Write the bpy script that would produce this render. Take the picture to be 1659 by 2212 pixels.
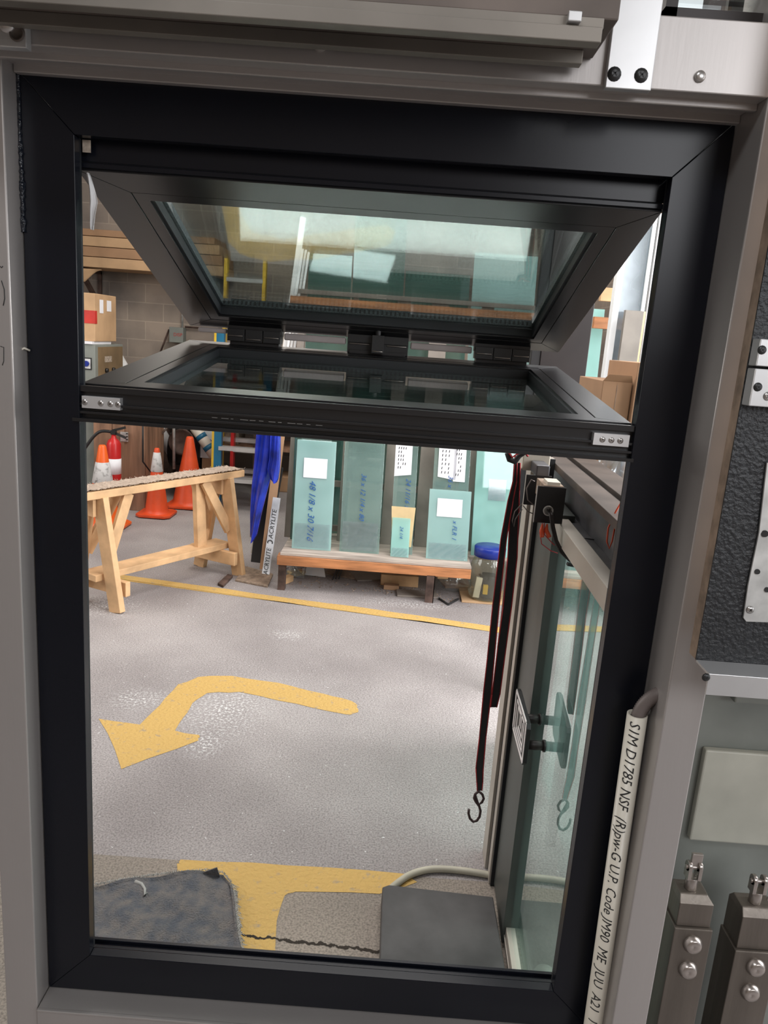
import bpy, bmesh, math, random
import numpy as np
from mathutils import Vector, Matrix
random.seed(7)
sc = bpy.context.scene
for o in list(bpy.data.objects): bpy.data.objects.remove(o)
C = sc.collection
# ---------------- camera ----------------
PIT, YAW, ROL, FP = math.radians(-12.9), math.radians(-.32), math.radians(4.18), 1630.
CAM = Vector((0, -1.1, 1.6))
_f = Vector((math.sin(YAW)*math.cos(PIT), math.cos(YAW)*math.cos(PIT), math.sin(PIT)))
_r = Vector((math.cos(YAW), -math.sin(YAW), 0)); _u = _r.cross(_f)
_r2 = _r*math.cos(ROL)+_u*math.sin(ROL); _u2 = _r2.cross(_f)
cd = bpy.data.cameras.new('camera'); cam = bpy.data.objects.new('camera', cd); C.objects.link(cam)
cam.matrix_world = Matrix(((_r2.x,_u2.x,-_f.x,CAM.x),(_r2.y,_u2.y,-_f.y,CAM.y),(_r2.z,_u2.z,-_f.z,CAM.z),(0,0,0,1)))
cd.sensor_fit = 'VERTICAL'; cd.sensor_height = 36.; cd.lens = 36.*FP/2212.; cd.clip_start = .02; cd.clip_end = 200
sc.camera = cam
# ---------------- light ----------------
w = bpy.data.worlds.new('world'); sc.world = w; w.use_nodes = True
w.node_tree.nodes['Background'].inputs[0].default_value = (.93,.96,1,1)
w.node_tree.nodes['Background'].inputs[1].default_value = 1.1
def area(name, loc, target, sx, sy, power, col):
    l = bpy.data.lights.new(name, 'AREA'); l.shape = 'RECTANGLE'; l.size = sx; l.size_y = sy; l.energy = power; l.color = col
    o = bpy.data.objects.new(name, l); C.objects.link(o); o.location = loc
    o.rotation_euler = (Vector(target)-Vector(loc)).to_track_quat('-Z','Y').to_euler(); return o
area('garage_door_daylight', (2.9,1.3,2.2), (-.6,2.0,.3), 3.0, 2.4, 260, (1,.99,1))
area('rear_door_daylight', (1.9,-3.6,2.7), (.2,1.2,1.2), 2.2, 1.2, 62, (.97,.97,1))
area('back_overhead_fill', (-1.2,4.6,3.5), (-1.5,4.9,0), 1.3, 1.3, 55, (1,.93,.85))  # unseen overhead fill for the back of the workshop, no lamp fitting
area('added_left_fill', (-4.6,2.2,2.4), (.4,2.0,.8), 2.6, 2.0, 90, (1,.97,.94))  # added fill from the left, brightens the left-facing parts of the sample door
area('overhead_fill', (.1,2.2,3.7), (-.2,2.2,0), 1.8, 2.2, 95, (1,.97,.95))  # unseen downward fill under the closed ceiling, no roof opening above it
area('added_near_fill', (-.8,-2.1,3.8), (-.2,-.2,1.2), 1.2, .5, 34, (.95,.97,1))  # added high fill, brightens the front face of the right post
sc.view_settings.view_transform = 'Standard'; sc.view_settings.look = 'None'
sc.view_settings.exposure = 0.0; sc.view_settings.gamma = 1.0; sc.view_settings.use_curve_mapping = False
# ---------------- pixel -> place helpers ----------------
def _ray(px, py): return _r2*((px-829.5)/FP) - _u2*((py-1106)/FP) + _f
def fl(px, py, z=0.): d = _ray(px,py); return CAM + d*((z-CAM.z)/d.z)
def aY(px, py, Y): d = _ray(px,py); return CAM + d*((Y-CAM.y)/d.y)
def aX(px, py, X): d = _ray(px,py); return CAM + d*((X-CAM.x)/d.x)
# ---------------- materials ----------------
def _new(name):
    m = bpy.data.materials.new(name); m.use_nodes = True; nt = m.node_tree; nt.nodes.clear()
    out = nt.nodes.new('ShaderNodeOutputMaterial'); return m, nt, out
def pm(name, col, rough=.5, metal=0., var=.12, scale=8., bump=0., bscale=60., stretch=None, spec=.5, col2=None, thr=None, emit=None):
    m, nt, out = _new(name); N = nt.nodes; L = nt.links
    b = N.new('ShaderNodeBsdfPrincipled'); L.new(b.outputs[0], out.inputs[0])
    tc = N.new('ShaderNodeTexCoord'); mp = N.new('ShaderNodeMapping'); L.new(tc.outputs['Object'], mp.inputs[0])
    if stretch: mp.inputs['Scale'].default_value = stretch
    n = N.new('ShaderNodeTexNoise'); n.inputs['Scale'].default_value = scale; n.inputs['Detail'].default_value = 6; L.new(mp.outputs[0], n.inputs['Vector'])
    r = N.new('ShaderNodeValToRGB'); L.new(n.outputs[0], r.inputs[0])
    c2 = col2 if col2 else [c*(1-var*2.2) for c in col]
    c1 = col if col2 else [min(1,c*(1+var)) for c in col]
    lo, hi = thr if thr else (.3,.7)
    r.color_ramp.elements[0].position = lo; r.color_ramp.elements[0].color = (*c2,1)
    r.color_ramp.elements[1].position = hi; r.color_ramp.elements[1].color = (*c1,1)
    L.new(r.outputs[0], b.inputs['Base Color'])
    b.inputs['Roughness'].default_value = rough; b.inputs['Metallic'].default_value = metal; b.inputs['Specular IOR Level'].default_value = spec
    if bump:
        n2 = N.new('ShaderNodeTexNoise'); n2.inputs['Scale'].default_value = bscale; n2.inputs['Detail'].default_value = 4; L.new(mp.outputs[0], n2.inputs['Vector'])
        bp = N.new('ShaderNodeBump'); bp.inputs['Strength'].default_value = bump; bp.inputs['Distance'].default_value = .01
        L.new(n2.outputs[0], bp.inputs['Height']); L.new(bp.outputs[0], b.inputs['Normal'])
    if emit: b.inputs['Emission Color'].default_value = (*emit[0],1); b.inputs['Emission Strength'].default_value = emit[1]
    return m
def glassmat(name, tint, f0=.06, rough=.01, haze=0., hazecol=(.6,.8,.75), scale=4):
    m, nt, out = _new(name); N = nt.nodes; L = nt.links
    tr = N.new('ShaderNodeBsdfTransparent'); tr.inputs[0].default_value = (*tint,1)
    gl = N.new('ShaderNodeBsdfGlossy'); gl.inputs['Roughness'].default_value = rough; gl.inputs[0].default_value = (.92,.97,.96,1)
    lw = N.new('ShaderNodeLayerWeight'); lw.inputs[0].default_value = .5
    p = N.new('ShaderNodeMath'); p.operation = 'POWER'; p.inputs[1].default_value = 4.; L.new(lw.outputs['Facing'], p.inputs[0])
    q = N.new('ShaderNodeMath'); q.operation = 'MULTIPLY_ADD'; q.inputs[1].default_value = 1-f0; q.inputs[2].default_value = f0; L.new(p.outputs[0], q.inputs[0])
    base = tr
    if haze:
        df = N.new('ShaderNodeBsdfDiffuse'); df.inputs[0].default_value = (*hazecol,1)
        tl = N.new('ShaderNodeBsdfTranslucent'); tl.inputs[0].default_value = (*hazecol,1)
        ad = N.new('ShaderNodeMixShader'); ad.inputs[0].default_value = .4; L.new(df.outputs[0], ad.inputs[1]); L.new(tl.outputs[0], ad.inputs[2])
        mx = N.new('ShaderNodeMixShader'); L.new(tr.outputs[0], mx.inputs[1]); L.new(ad.outputs[0], mx.inputs[2])
        tc = N.new('ShaderNodeTexCoord'); n = N.new('ShaderNodeTexNoise'); n.inputs['Scale'].default_value = scale; L.new(tc.outputs['Object'], n.inputs['Vector'])
        k = N.new('ShaderNodeMath'); k.operation = 'MULTIPLY'; k.inputs[1].default_value = haze*2; L.new(n.outputs[0], k.inputs[0]); L.new(k.outputs[0], mx.inputs[0])
        base = mx
    ms = N.new('ShaderNodeMixShader'); L.new(q.outputs[0], ms.inputs[0]); L.new(base.outputs[0], ms.inputs[1]); L.new(gl.outputs[0], ms.inputs[2])
    L.new(ms.outputs[0], out.inputs[0]); return m
def blockwall():
    m, nt, out = _new('concrete_block'); N = nt.nodes; L = nt.links
    b = N.new('ShaderNodeBsdfPrincipled'); L.new(b.outputs[0], out.inputs[0]); b.inputs['Roughness'].default_value = .9
    tc = N.new('ShaderNodeTexCoord'); sx = N.new('ShaderNodeSeparateXYZ'); cx = N.new('ShaderNodeCombineXYZ'); L.new(tc.outputs['Object'], sx.inputs[0])
    ad = N.new('ShaderNodeMath'); L.new(sx.outputs[0], ad.inputs[0]); L.new(sx.outputs[1], ad.inputs[1])
    L.new(ad.outputs[0], cx.inputs[0]); L.new(sx.outputs[2], cx.inputs[1])
    br = N.new('ShaderNodeTexBrick'); L.new(cx.outputs[0], br.inputs[0])
    br.inputs['Scale'].default_value = 1; br.inputs['Brick Width'].default_value = .4; br.inputs['Row Height'].default_value = .2; br.inputs['Mortar Size'].default_value = .006
    br.inputs['Color1'].default_value = (.40,.34,.29,1); br.inputs['Color2'].default_value = (.31,.27,.235,1); br.inputs['Mortar'].default_value = (.45,.39,.33,1)
    n = N.new('ShaderNodeTexNoise'); n.inputs['Scale'].default_value = 1.6; n.inputs['Detail'].default_value = 8; L.new(tc.outputs['Object'], n.inputs['Vector'])
    r = N.new('ShaderNodeValToRGB'); r.color_ramp.elements[0].position = .35; r.color_ramp.elements[0].color = (.6,.6,.62,1); r.color_ramp.elements[1].position = .65; r.color_ramp.elements[1].color = (1.15,1.1,1.05,1); L.new(n.outputs[0], r.inputs[0])
    mx = N.new('ShaderNodeMix'); mx.data_type = 'RGBA'; mx.blend_type = 'MULTIPLY'; mx.inputs[0].default_value = 1
    L.new(br.outputs[0], mx.inputs[6]); L.new(r.outputs[0], mx.inputs[7]); L.new(mx.outputs[2], b.inputs['Base Color'])
    bp = N.new('ShaderNodeBump'); bp.inputs['Strength'].default_value = .5; bp.inputs['Distance'].default_value = .01; bp.invert = True
    L.new(br.outputs['Fac'], bp.inputs['Height']); L.new(bp.outputs[0], b.inputs['Normal']); return m
def concrete(name, c1, c2, spots=True):
    m, nt, out = _new(name); N = nt.nodes; L = nt.links
    b = N.new('ShaderNodeBsdfPrincipled'); L.new(b.outputs[0], out.inputs[0]); b.inputs['Roughness'].default_value = .75
    tc = N.new('ShaderNodeTexCoord'); V = tc.outputs['Object']
    def noise(s, d=5):
        n = N.new('ShaderNodeTexNoise'); n.inputs['Scale'].default_value = s; n.inputs['Detail'].default_value = d; L.new(V, n.inputs['Vector']); return n.outputs[0]
    def ramp(src, p0, c0, p1, c1_):
        r = N.new('ShaderNodeValToRGB'); r.color_ramp.elements[0].position = p0; r.color_ramp.elements[0].color = (*c0,1); r.color_ramp.elements[1].position = p1; r.color_ramp.elements[1].color = (*c1_,1); L.new(src, r.inputs[0]); return r.outputs[0]
    def mix(a, bb, f, mode='MIX'):
        x = N.new('ShaderNodeMix'); x.data_type = 'RGBA'; x.blend_type = mode; x.inputs[0].default_value = 1
        if hasattr(f,'name') or not isinstance(f,(int,float)): L.new(f, x.inputs[0])
        else: x.inputs[0].default_value = f
        for i, s in ((6,a),(7,bb)):
            if isinstance(s, tuple): x.inputs[i].default_value = (*s,1)
            else: L.new(s, x.inputs[i])
        return x.outputs[2]
    col = ramp(noise(1.3,9), .35, c2, .68, c1)
    col = mix(col, ramp(noise(160,2), .32, (.5,.5,.5), .6, (1.15,1.15,1.15)), .75, 'MULTIPLY')
    if spots:
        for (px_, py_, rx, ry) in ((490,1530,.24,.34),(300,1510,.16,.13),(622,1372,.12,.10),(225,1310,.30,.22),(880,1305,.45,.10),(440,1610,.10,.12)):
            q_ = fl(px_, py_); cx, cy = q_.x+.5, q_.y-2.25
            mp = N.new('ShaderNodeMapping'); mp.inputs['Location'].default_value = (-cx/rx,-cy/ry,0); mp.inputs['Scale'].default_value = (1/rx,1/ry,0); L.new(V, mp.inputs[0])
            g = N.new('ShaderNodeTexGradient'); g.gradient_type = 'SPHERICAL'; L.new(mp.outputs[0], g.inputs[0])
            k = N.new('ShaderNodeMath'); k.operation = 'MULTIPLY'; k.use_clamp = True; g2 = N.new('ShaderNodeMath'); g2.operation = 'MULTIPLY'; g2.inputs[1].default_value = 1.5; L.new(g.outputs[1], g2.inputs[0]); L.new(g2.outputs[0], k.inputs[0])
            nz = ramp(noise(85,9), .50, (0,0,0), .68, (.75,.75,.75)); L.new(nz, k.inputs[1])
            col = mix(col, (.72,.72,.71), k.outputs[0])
        sp = ramp(noise(70,3), .70, (0,0,0), .74, (1,1,1)); col = mix(col, (.72,.72,.72), sp)
    L.new(col, b.inputs['Base Color'])
    bp = N.new('ShaderNodeBump'); bp.inputs['Strength'].default_value = .9; bp.inputs['Distance'].default_value = .006
    L.new(noise(75,3), bp.inputs['Height']); L.new(bp.outputs[0], b.inputs['Normal']); return m
M = {}
M['black'] = pm('black_aluminium', (.006,.007,.011), .27, 0, .1, 3, spec=.24)
M['sash'] = pm('black_sash_paint', (.010,.010,.011), .30, 0, .1, 3)
M['rubber'] = pm('black_rubber', (.010,.012,.015), .55)
M['spacer'] = pm('spacer_bar', (.16,.19,.20), .4, .6, .3, 300)
M['alu'] = pm('anodised_aluminium', (.40,.375,.36), .42, .5, .06, 3, .02, 200, (1,1,.1))
M['alu2'] = pm('satin_aluminium', (.62,.62,.62), .38, .6, .08, 5)
M['galv'] = pm('galvanised_steel', (.62,.62,.60), .45, .5, .15, 25)
M['steel'] = pm('screw_steel', (.5,.48,.46), .3, .9, .1, 20)
M['darkscrew'] = pm('dark_screw', (.05,.05,.05), .4, .7)
M['chrome'] = pm('chrome', (.42,.38,.35), .28, .9, .1, 30)
M['bronze'] = pm('bronze', (.20,.175,.15), .42, .8, .2, 12, .05, 150, (1,1,.1))
M['brown_alu'] = pm('brown_aluminium', (.024,.018,.017), .45, .2, .1)
M['boxmetal'] = pm('dusty_brown_metal', (.13,.105,.09), .6, .3, .25, 5)
M['lip'] = pm('grey_lip', (.20,.18,.155), .5, .4, .15, 4)
M['pvc'] = pm('white_plastic_pipe', (.66,.62,.53), .35, 0, .05, 5)
M['conduit'] = pm('grey_flex_conduit', (.18,.15,.14), .5, .1)
M['ink'] = pm('black_ink', (.02,.02,.02), .6)
M['marker'] = pm('blue_marker', (.02,.10,.34), .5)
M['cab_w'] = pm('dull_white_wrap', (.46,.47,.49), .5, 0, .12, 12)
M['paper'] = pm('white_paper', (.86,.86,.90), .8, 0, .03)
M['manila'] = pm('manila_card', (.72,.55,.30), .8, 0, .08)
M['board'] = pm('black_textured_board', (.012,.013,.015), .42, 0, .1, 5, .35, 170)
M['mdf'] = pm('fibreboard_edge', (.30,.22,.16), .85, 0, .2, 40)
M['backpanel'] = pm('grey_green_panel', (.20,.215,.195), .45, .1, .12, 5)
M['backpad'] = pm('pale_green_pad', (.42,.42,.36), .5, 0, .1, 8)
M['wood'] = pm('pine_wood', (.70,.44,.23), .65, 0, .12, 9, .1, 40, (1,1,1))
M['wood_r'] = pm('reddish_timber', (.50,.21,.085), .6, 0, .2, 5, .1, 40, (1,8,8))
M['plank'] = pm('worn_plank_top', (.50,.42,.36), .8, 0, .25, 6, .1, 40, (.5,6,6))
M['plywood'] = pm('old_plywood', (.30,.165,.10), .7, 0, .25, 3, 0, 40, (5,5,.6))
M['carpet'] = pm('dusty_carpet', (.42,.33,.26), .95, 0, .15, 60, .5, 120)
M['orange'] = pm('orange_plastic', (.75,.085,.02), .45, 0, .12, 6)
M['orange2'] = pm('bright_orange_plastic', (.85,.13,.015), .4, 0, .08, 6)
M['white_refl'] = pm('white_collar', (.62,.61,.60), .5, 0, .2, 25, col2=(.25,.24,.23), thr=(.33,.48))
M['red'] = pm('red_enamel', (.55,.02,.02), .3, 0, .08)
M['blacks'] = pm('black_plastic', (.012,.012,.013), .45)
M['cab'] = pm('grey_enamel', (.24,.26,.235), .5, 0, .08, 4)
M['cabside'] = pm('tan_control_face', (.25,.17,.09), .6, 0, .15, 4)
M['card'] = pm('cardboard', (.40,.235,.13), .8, 0, .1, 4)
M['card2'] = pm('pale_cardboard', (.56,.36,.20), .8, 0, .1, 4)
M['redtape'] = pm('red_tape', (.55,.03,.02), .3)
M['yellow'] = pm('yellow_fibreglass', (.62,.40,.03), .45)
M['blue'] = pm('blue_enamel', (.01,.13,.24), .4)
M['bluebag'] = pm('blue_plastic_sheet', (.015,.035,.42), .22, 0, .3, 8, .4, 12)
M['bluelid'] = pm('blue_lid', (.01,.03,.28), .3)
M['white'] = pm('white_plastic', (.75,.75,.75), .45, 0, .04)
M['whitef'] = pm('white_frame_paint', (.85,.86,.86), .45, 0, .03)
M['cream'] = pm('cream_anodised', (.48,.44,.385), .42, .25, .08, 5)
M['stile'] = pm('grey_green_stile', (.075,.083,.078), .45, .3, .06, 3)
M['hdr'] = pm('brushed_header', (.13,.13,.14), .38, .6, .2, 10)
M['hdrtop'] = pm('tan_header_top', (.10,.08,.068), .5, .3, .25, 8)
M['rackst'] = pm('grey_painted_steel', (.25,.215,.185), .6, .1, .12, 5)
M['rust'] = pm('rusty_steel', (.12,.075,.06), .7, .3, .3, 12)
M['denim'] = pm('denim_cloth', (.10,.11,.13), .95, 0, .3, 26, 1., 200, col2=(.19,.175,.165), thr=(.35,.66))
M['fringe'] = pm('frayed_thread', (.42,.42,.40), .9)
M['plate'] = pm('dark_floor_box', (.075,.072,.072), .6, .2, .25, 6)
M['hose'] = pm('grey_hose', (.48,.45,.36), .5)
M['strap'] = pm('black_webbing', (.015,.014,.016), .8, 0, .1, 60)
M['strapred'] = pm('red_strap_edge', (.42,.025,.03), .7)
M['hook'] = pm('coated_hook', (.05,.025,.025), .5)
M['clear'] = glassmat('clear_pane', (.96,.985,.978), .16, .008)
M['doorglass'] = glassmat('door_pane', (.88,.94,.92), .30, .01, .10, (.45,.62,.58), 3)
M['teal'] = glassmat('teal_stack', (.86,.95,.93), .05, .03, .46, (.64,.84,.83), 2)
M['pale'] = glassmat('pale_pane', (.90,.96,.94), .05, .03, .16, (.60,.74,.72), 2)
M['dark_teal'] = glassmat('dark_teal_pane', (.60,.76,.72), .06, .03, .30, (.14,.27,.24), 2)
M['mint'] = glassmat('mint_pane', (.86,.96,.94), .05, .03, .55, (.62,.90,.86), 3)
M['film'] = glassmat('plastic_film', (.86,.88,.9), .12, .12, .12, (.8,.85,.9), 40)
M['jar'] = glassmat('jar_plastic', (.80,.80,.72), .05, .08, .14, (.6,.58,.48), 6)
M['hazewin'] = glassmat('hazy_window', (.55,.62,.66), .08, .1, .35, (.5,.55,.6), 6)
M['conc'] = concrete('concrete_floor', (.40,.37,.36), (.26,.235,.23))
M['conc2'] = concrete('brown_strip_concrete', (.32,.27,.225), (.22,.19,.16), False)  # darker, browner concrete tone for the floor strip nearest the window
M['paint'] = pm('yellow_floor_paint', (.56,.36,.11), .75, 0, .2, 30, .8, 75, col2=(.36,.28,.18), thr=(.28,.40))
M['crack'] = pm('crack_dark', (.03,.022,.016), .95)
M['wall'] = blockwall()
M['ceil'] = pm('ceiling_panel', (.20,.19,.18), .9)
M['sealant'] = pm('glossy_black_sealant', (.008,.011,.018), .08, 0, .1, 10, 1., 60)
M['pinkstrip'] = pm('pale_pink_strip', (.50,.44,.43), .5)  # pale pink paints the light on the upper sash's end face
M['emblem'] = pm('emblem_white', (.92,.88,.88), .4, 0, .02)
M['label'] = pm('sticker_tan', (.50,.42,.34), .7, 0, .3, 80)
M['warmlamp'] = pm('lamp_glow', (1,1,1), emit=((1,.95,.85), 6.))
# ---------------- mesh builder ----------------
WL = {}
def tag(o, label=None, cat=None, group=None, kind=None):
    for k, v in (('label',label),('category',cat),('group',group),('kind',kind)):
        if v: o[k] = v
    return o
class MB:
    def __init__(s, tf=None): s.v=[]; s.f=[]; s.mi=[]; s.m=0; s.sm=[]; s.tf=tf; s.s=False
    def add(s, vs, fs):
        b = len(s.v); s.v += [Vector(p) for p in vs]
        for f in fs: s.f.append([i+b for i in f]); s.mi.append(s.m); s.sm.append(s.s)
        return s
    def hexa(s, p): return s.add(p, [(0,3,2,1),(4,5,6,7),(0,1,5,4),(1,2,6,5),(2,3,7,6),(3,0,4,7)])
    def bb(s, x0,x1,y0,y1,z0,z1): return s.hexa([(x0,y0,z0),(x1,y0,z0),(x1,y1,z0),(x0,y1,z0),(x0,y0,z1),(x1,y0,z1),(x1,y1,z1),(x0,y1,z1)])
    def bar(s, a, b, w, t, up=(0,1,0)):
        a=Vector(a); b=Vector(b); d=(b-a).normalized(); x=d.cross(Vector(up)).normalized(); y=x.cross(d).normalized()
        x*=w/2; y*=t/2
        return s.hexa([a-x-y,a+x-y,a+x+y,a-x+y,b-x-y,b+x-y,b+x+y,b-x+y])
    def prism(s, poly, vec):
        n=len(poly); vec=Vector(vec); P=[Vector(p) for p in poly]
        return s.add(P+[p+vec for p in P], [list(range(n))[::-1], [i+n for i in range(n)]]+[(i,(i+1)%n,(i+1)%n+n,i+n) for i in range(n)])
    def tube(s, pts, r, n=8, cap=True):
        P=[Vector(p) for p in pts]; R=r if isinstance(r,(list,tuple)) else [r]*len(P); old=s.s; s.s=True
        vs=[]; fs=[]; x=None
        for i,p in enumerate(P):
            d=(P[min(i+1,len(P)-1)]-P[max(i-1,0)]).normalized()
            if x is None: x=d.orthogonal().normalized()
            else: x=(x-d*x.dot(d)).normalized()
            y=d.cross(x)
            for k in range(n):
                a=2*math.pi*k/n; vs.append(p+(x*math.cos(a)+y*math.sin(a))*R[i])
        for i in range(len(P)-1):
            for k in range(n): fs.append((i*n+k,i*n+(k+1)%n,(i+1)*n+(k+1)%n,(i+1)*n+k))
        s.add(vs,fs)
        if cap:
            s.s=False; m=len(P)-1; s.add([vs[k] for k in range(n)],[list(range(n))[::-1]]); s.add([vs[m*n+k] for k in range(n)],[list(range(n))])
        s.s=old; return s
    def cyl(s,a,b,r,n=20,r2=None): return s.tube([a,b],[r,r if r2 is None else r2],n)
    def lathe(s,c,prof,n=28,axis='z',sm=True):
        c=Vector(c); vs=[]; fs=[]
        for r,h in prof:
            for k in range(n):
                a=2*math.pi*k/n; p=(r*math.cos(a),r*math.sin(a),h)
                if axis=='y': p=(p[0],p[2],p[1])
                if axis=='x': p=(p[2],p[0],p[1])
                vs.append(c+Vector(p))
        for i in range(len(prof)-1):
            for k in range(n): fs.append((i*n+k,i*n+(k+1)%n,(i+1)*n+(k+1)%n,(i+1)*n+k))
        old=s.s; s.s=sm; s.add(vs,fs); s.s=old; return s
    def grid(s, fn, nu, nv, th=0.):
        vs=[Vector(fn(i/nu,j/nv)) for j in range(nv+1) for i in range(nu+1)]
        W=nu+1; fs=[(j*W+i,j*W+i+1,(j+1)*W+i+1,(j+1)*W+i) for j in range(nv) for i in range(nu)]
        old=s.s; s.s=True; s.add(vs,fs); s.s=old; return s
    def build(s, name, mats, parent=None, bevel=0., thick=0.):
        v=[s.tf(p) if s.tf else p for p in s.v]
        if not isinstance(mats,(list,tuple)): mats=[mats]
        xs=[p.x for p in v]; ys=[p.y for p in v]; zs=[p.z for p in v]
        base=Vector(((min(xs)+max(xs))/2,(min(ys)+max(ys))/2,min(zs)))
        me=bpy.data.meshes.new(name); me.from_pydata([p-base for p in v],[],s.f)
        for m in mats: me.materials.append(M[m] if isinstance(m,str) else m)
        for p,mi,sm in zip(me.polygons,s.mi,s.sm): p.material_index=mi; p.use_smooth=sm
        bm=bmesh.new(); bm.from_mesh(me); bmesh.ops.remove_doubles(bm,verts=bm.verts,dist=1e-6); bmesh.ops.recalc_face_normals(bm,faces=bm.faces); bm.to_mesh(me); bm.free()
        o=bpy.data.objects.new(name,me); C.objects.link(o); WL[o.name]=base
        if parent: o.parent=parent; o.location=base-WL[parent.name]
        else: o.location=base
        if bevel:
            bv=o.modifiers.new('bevel','BEVEL'); bv.width=bevel; bv.segments=2; bv.limit_method='ANGLE'; bv.angle_limit=.6
        if thick:
            so=o.modifiers.new('thick','SOLIDIFY'); so.thickness=thick
        return o
def empty(name, loc, label, cat, group=None):
    o=bpy.data.objects.new(name,None); C.objects.link(o); o.location=loc; o.empty_display_size=.05; WL[o.name]=Vector(loc); return tag(o,label,cat,group)
def struct(mb,name,mats,bevel=0): return tag(mb.build(name,mats,None,bevel),kind='structure')
def textmesh(body, size=1., ext=.0, shear=0., sub=0):
    cu=bpy.data.curves.new('t','FONT'); cu.body=body; cu.size=size; cu.extrude=ext; cu.shear=shear; cu.resolution_u=2
    o=bpy.data.objects.new('t',cu); C.objects.link(o); bpy.context.view_layer.update()
    me=bpy.data.meshes.new_from_object(o); vs=[v.co.copy() for v in me.vertices]; fs=[list(p.vertices) for p in me.polygons]
    bpy.data.objects.remove(o)
    if sub:
        bm=bmesh.new(); bm.from_mesh(me); bmesh.ops.triangulate(bm,faces=bm.faces)
        for _ in range(3):
            e=[q for q in bm.edges if q.calc_length()>sub]
            if not e: break
            bmesh.ops.subdivide_edges(bm,edges=e,cuts=1); bmesh.ops.triangulate(bm,faces=bm.faces)
        bm.verts.index_update(); vs=[v.co.copy() for v in bm.verts]; fs=[[v.index for v in q.verts] for q in bm.faces]; bm.free()
    return vs, fs
def put_text(mb, body, size, o, xd, yd, ext=.0008, shear=0., squash=1., fn=None):
    vs,fs=textmesh(body,size,ext,shear); o=Vector(o); xd=Vector(xd).normalized(); yd=Vector(yd).normalized(); n=xd.cross(yd)
    if fn: mb.add([fn(v) for v in vs],fs)
    else: mb.add([o+xd*(v.x*squash)+yd*v.y+n*v.z for v in vs],fs)
def screw(mb, c, r=.006, d=(0,-1,0)):
    c=Vector(c); d=Vector(d).normalized(); mb.tube([c,c+d*r*.25,c+d*r*.45],[r,r*.9,r*.45],14)
    u=d.orthogonal().normalized()
    m=mb.m; mb.m=m+1
    for q in (u,d.cross(u)): mb.bar(c+d*r*.46-q*r*.42,c+d*r*.46+q*r*.42,r*.18,r*.1,d)
    mb.m=m
# =====================================================================
# SETTING
# =====================================================================
f=MB(); f.add([(-5,-3,0),(4,-3,0),(4,7.5,0),(-5,7.5,0)],[(0,1,2,3)])
def flat(mb, pts, z, jit=0., n=1):
    P=[]
    for i,p in enumerate(pts):
        a=Vector(p); b=Vector(pts[(i+1)%len(pts)])
        for k in range(n):
            q=a.lerp(b,k/n)
            if jit: q=q+Vector((random.uniform(-jit,jit),random.uniform(-jit,jit),0))
            P.append((q.x,q.y,z))
    bm=bmesh.new(); vs=[bm.verts.new(p) for p in P]; fc=bm.faces.new(vs); r=bmesh.ops.triangulate(bm,faces=[fc])
    bm.verts.index_update(); mb.add([v.co.copy() for v in bm.verts],[[v.index for v in q.verts] for q in bm.faces]); bm.free()
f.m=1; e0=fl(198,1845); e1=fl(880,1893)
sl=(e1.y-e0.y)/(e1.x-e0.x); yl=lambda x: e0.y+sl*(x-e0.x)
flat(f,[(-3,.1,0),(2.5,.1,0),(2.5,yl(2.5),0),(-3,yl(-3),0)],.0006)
f.m=2
def pxpoly(pts): return [fl(*p) for p in pts]
flat(f,pxpoly([(215,1552),(305,1566),(345,1525),(385,1478),(430,1462),(500,1460),(600,1475),(700,1500),(758,1514),(774,1524),(772,1538),(752,1546),(640,1522),(520,1495),(450,1497),(415,1520),(378,1580),(432,1588),(430,1600),(262,1660)]),.0012,.006,3)
a=fl(150,1232); b=fl(1150,1370); dv=(b-a).normalized(); nv=Vector((-dv.y,dv.x,0))*.045
flat(f,[a-nv,b-nv,b+nv,a+nv],.0012,.008,14)
flat(f,pxpoly([(382,1868),(392,1858),(620,1870),(880,1889),(905,1908),(820,1932),(640,1926),(612,1935),(598,1990),(588,2130),(530,2130),(518,2000),(510,1930),(490,1915),(385,1898)]),.0016,.005,3)
f.m=3
cp=[(515,2020),(590,2026),(640,2035),(700,2042),(760,2048),(830,2055)]
cp=[(515+i*8,2020+i*.95+random.uniform(-2.5,2.5)) for i in range(40)]
up=pxpoly([(x,y-1-random.random()*3.5) for x,y in cp]); dn=pxpoly([(x,y+1+random.random()*3.5) for x,y in cp])
flat(f,up+dn[::-1],.0022,.002,3)
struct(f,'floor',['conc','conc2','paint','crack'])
struct(MB().bb(-5,4,7.5,7.6,0,4),'wall_back','wall')
struct(MB().bb(-5.1,-5,-3,7.6,0,4),'wall_left','wall')
struct(MB().bb(1.75,1.85,3.3,7.6,0,3.0),'wall_right','wall')
q=aY(1435,47,3.0); q2=aY(1435,100,3.0); m0=aY(1522,45,3.0).x; m1=aY(1562,45,3.0).x
struct(MB().bb(.95,1.9,2.98,3.06,q2.z-.1,q.z-.02).bb(m0,m1,2.98,3.06,q.z-.02,4.0).bb(1.75,1.9,2.98,3.06,2.9,4.0),'trim_5','brown_alu')
struct(MB().bb(-5,.95,-3.2,7.6,4,4.1).bb(.95,4,-3.2,3.0,4,4.1),'ceiling','ceil')
struct(MB().bb(-5,.9,-3.1,-3,0,4).bb(.9,2.9,-3.1,-3,0,1.9),'wall_front','wall')
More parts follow.
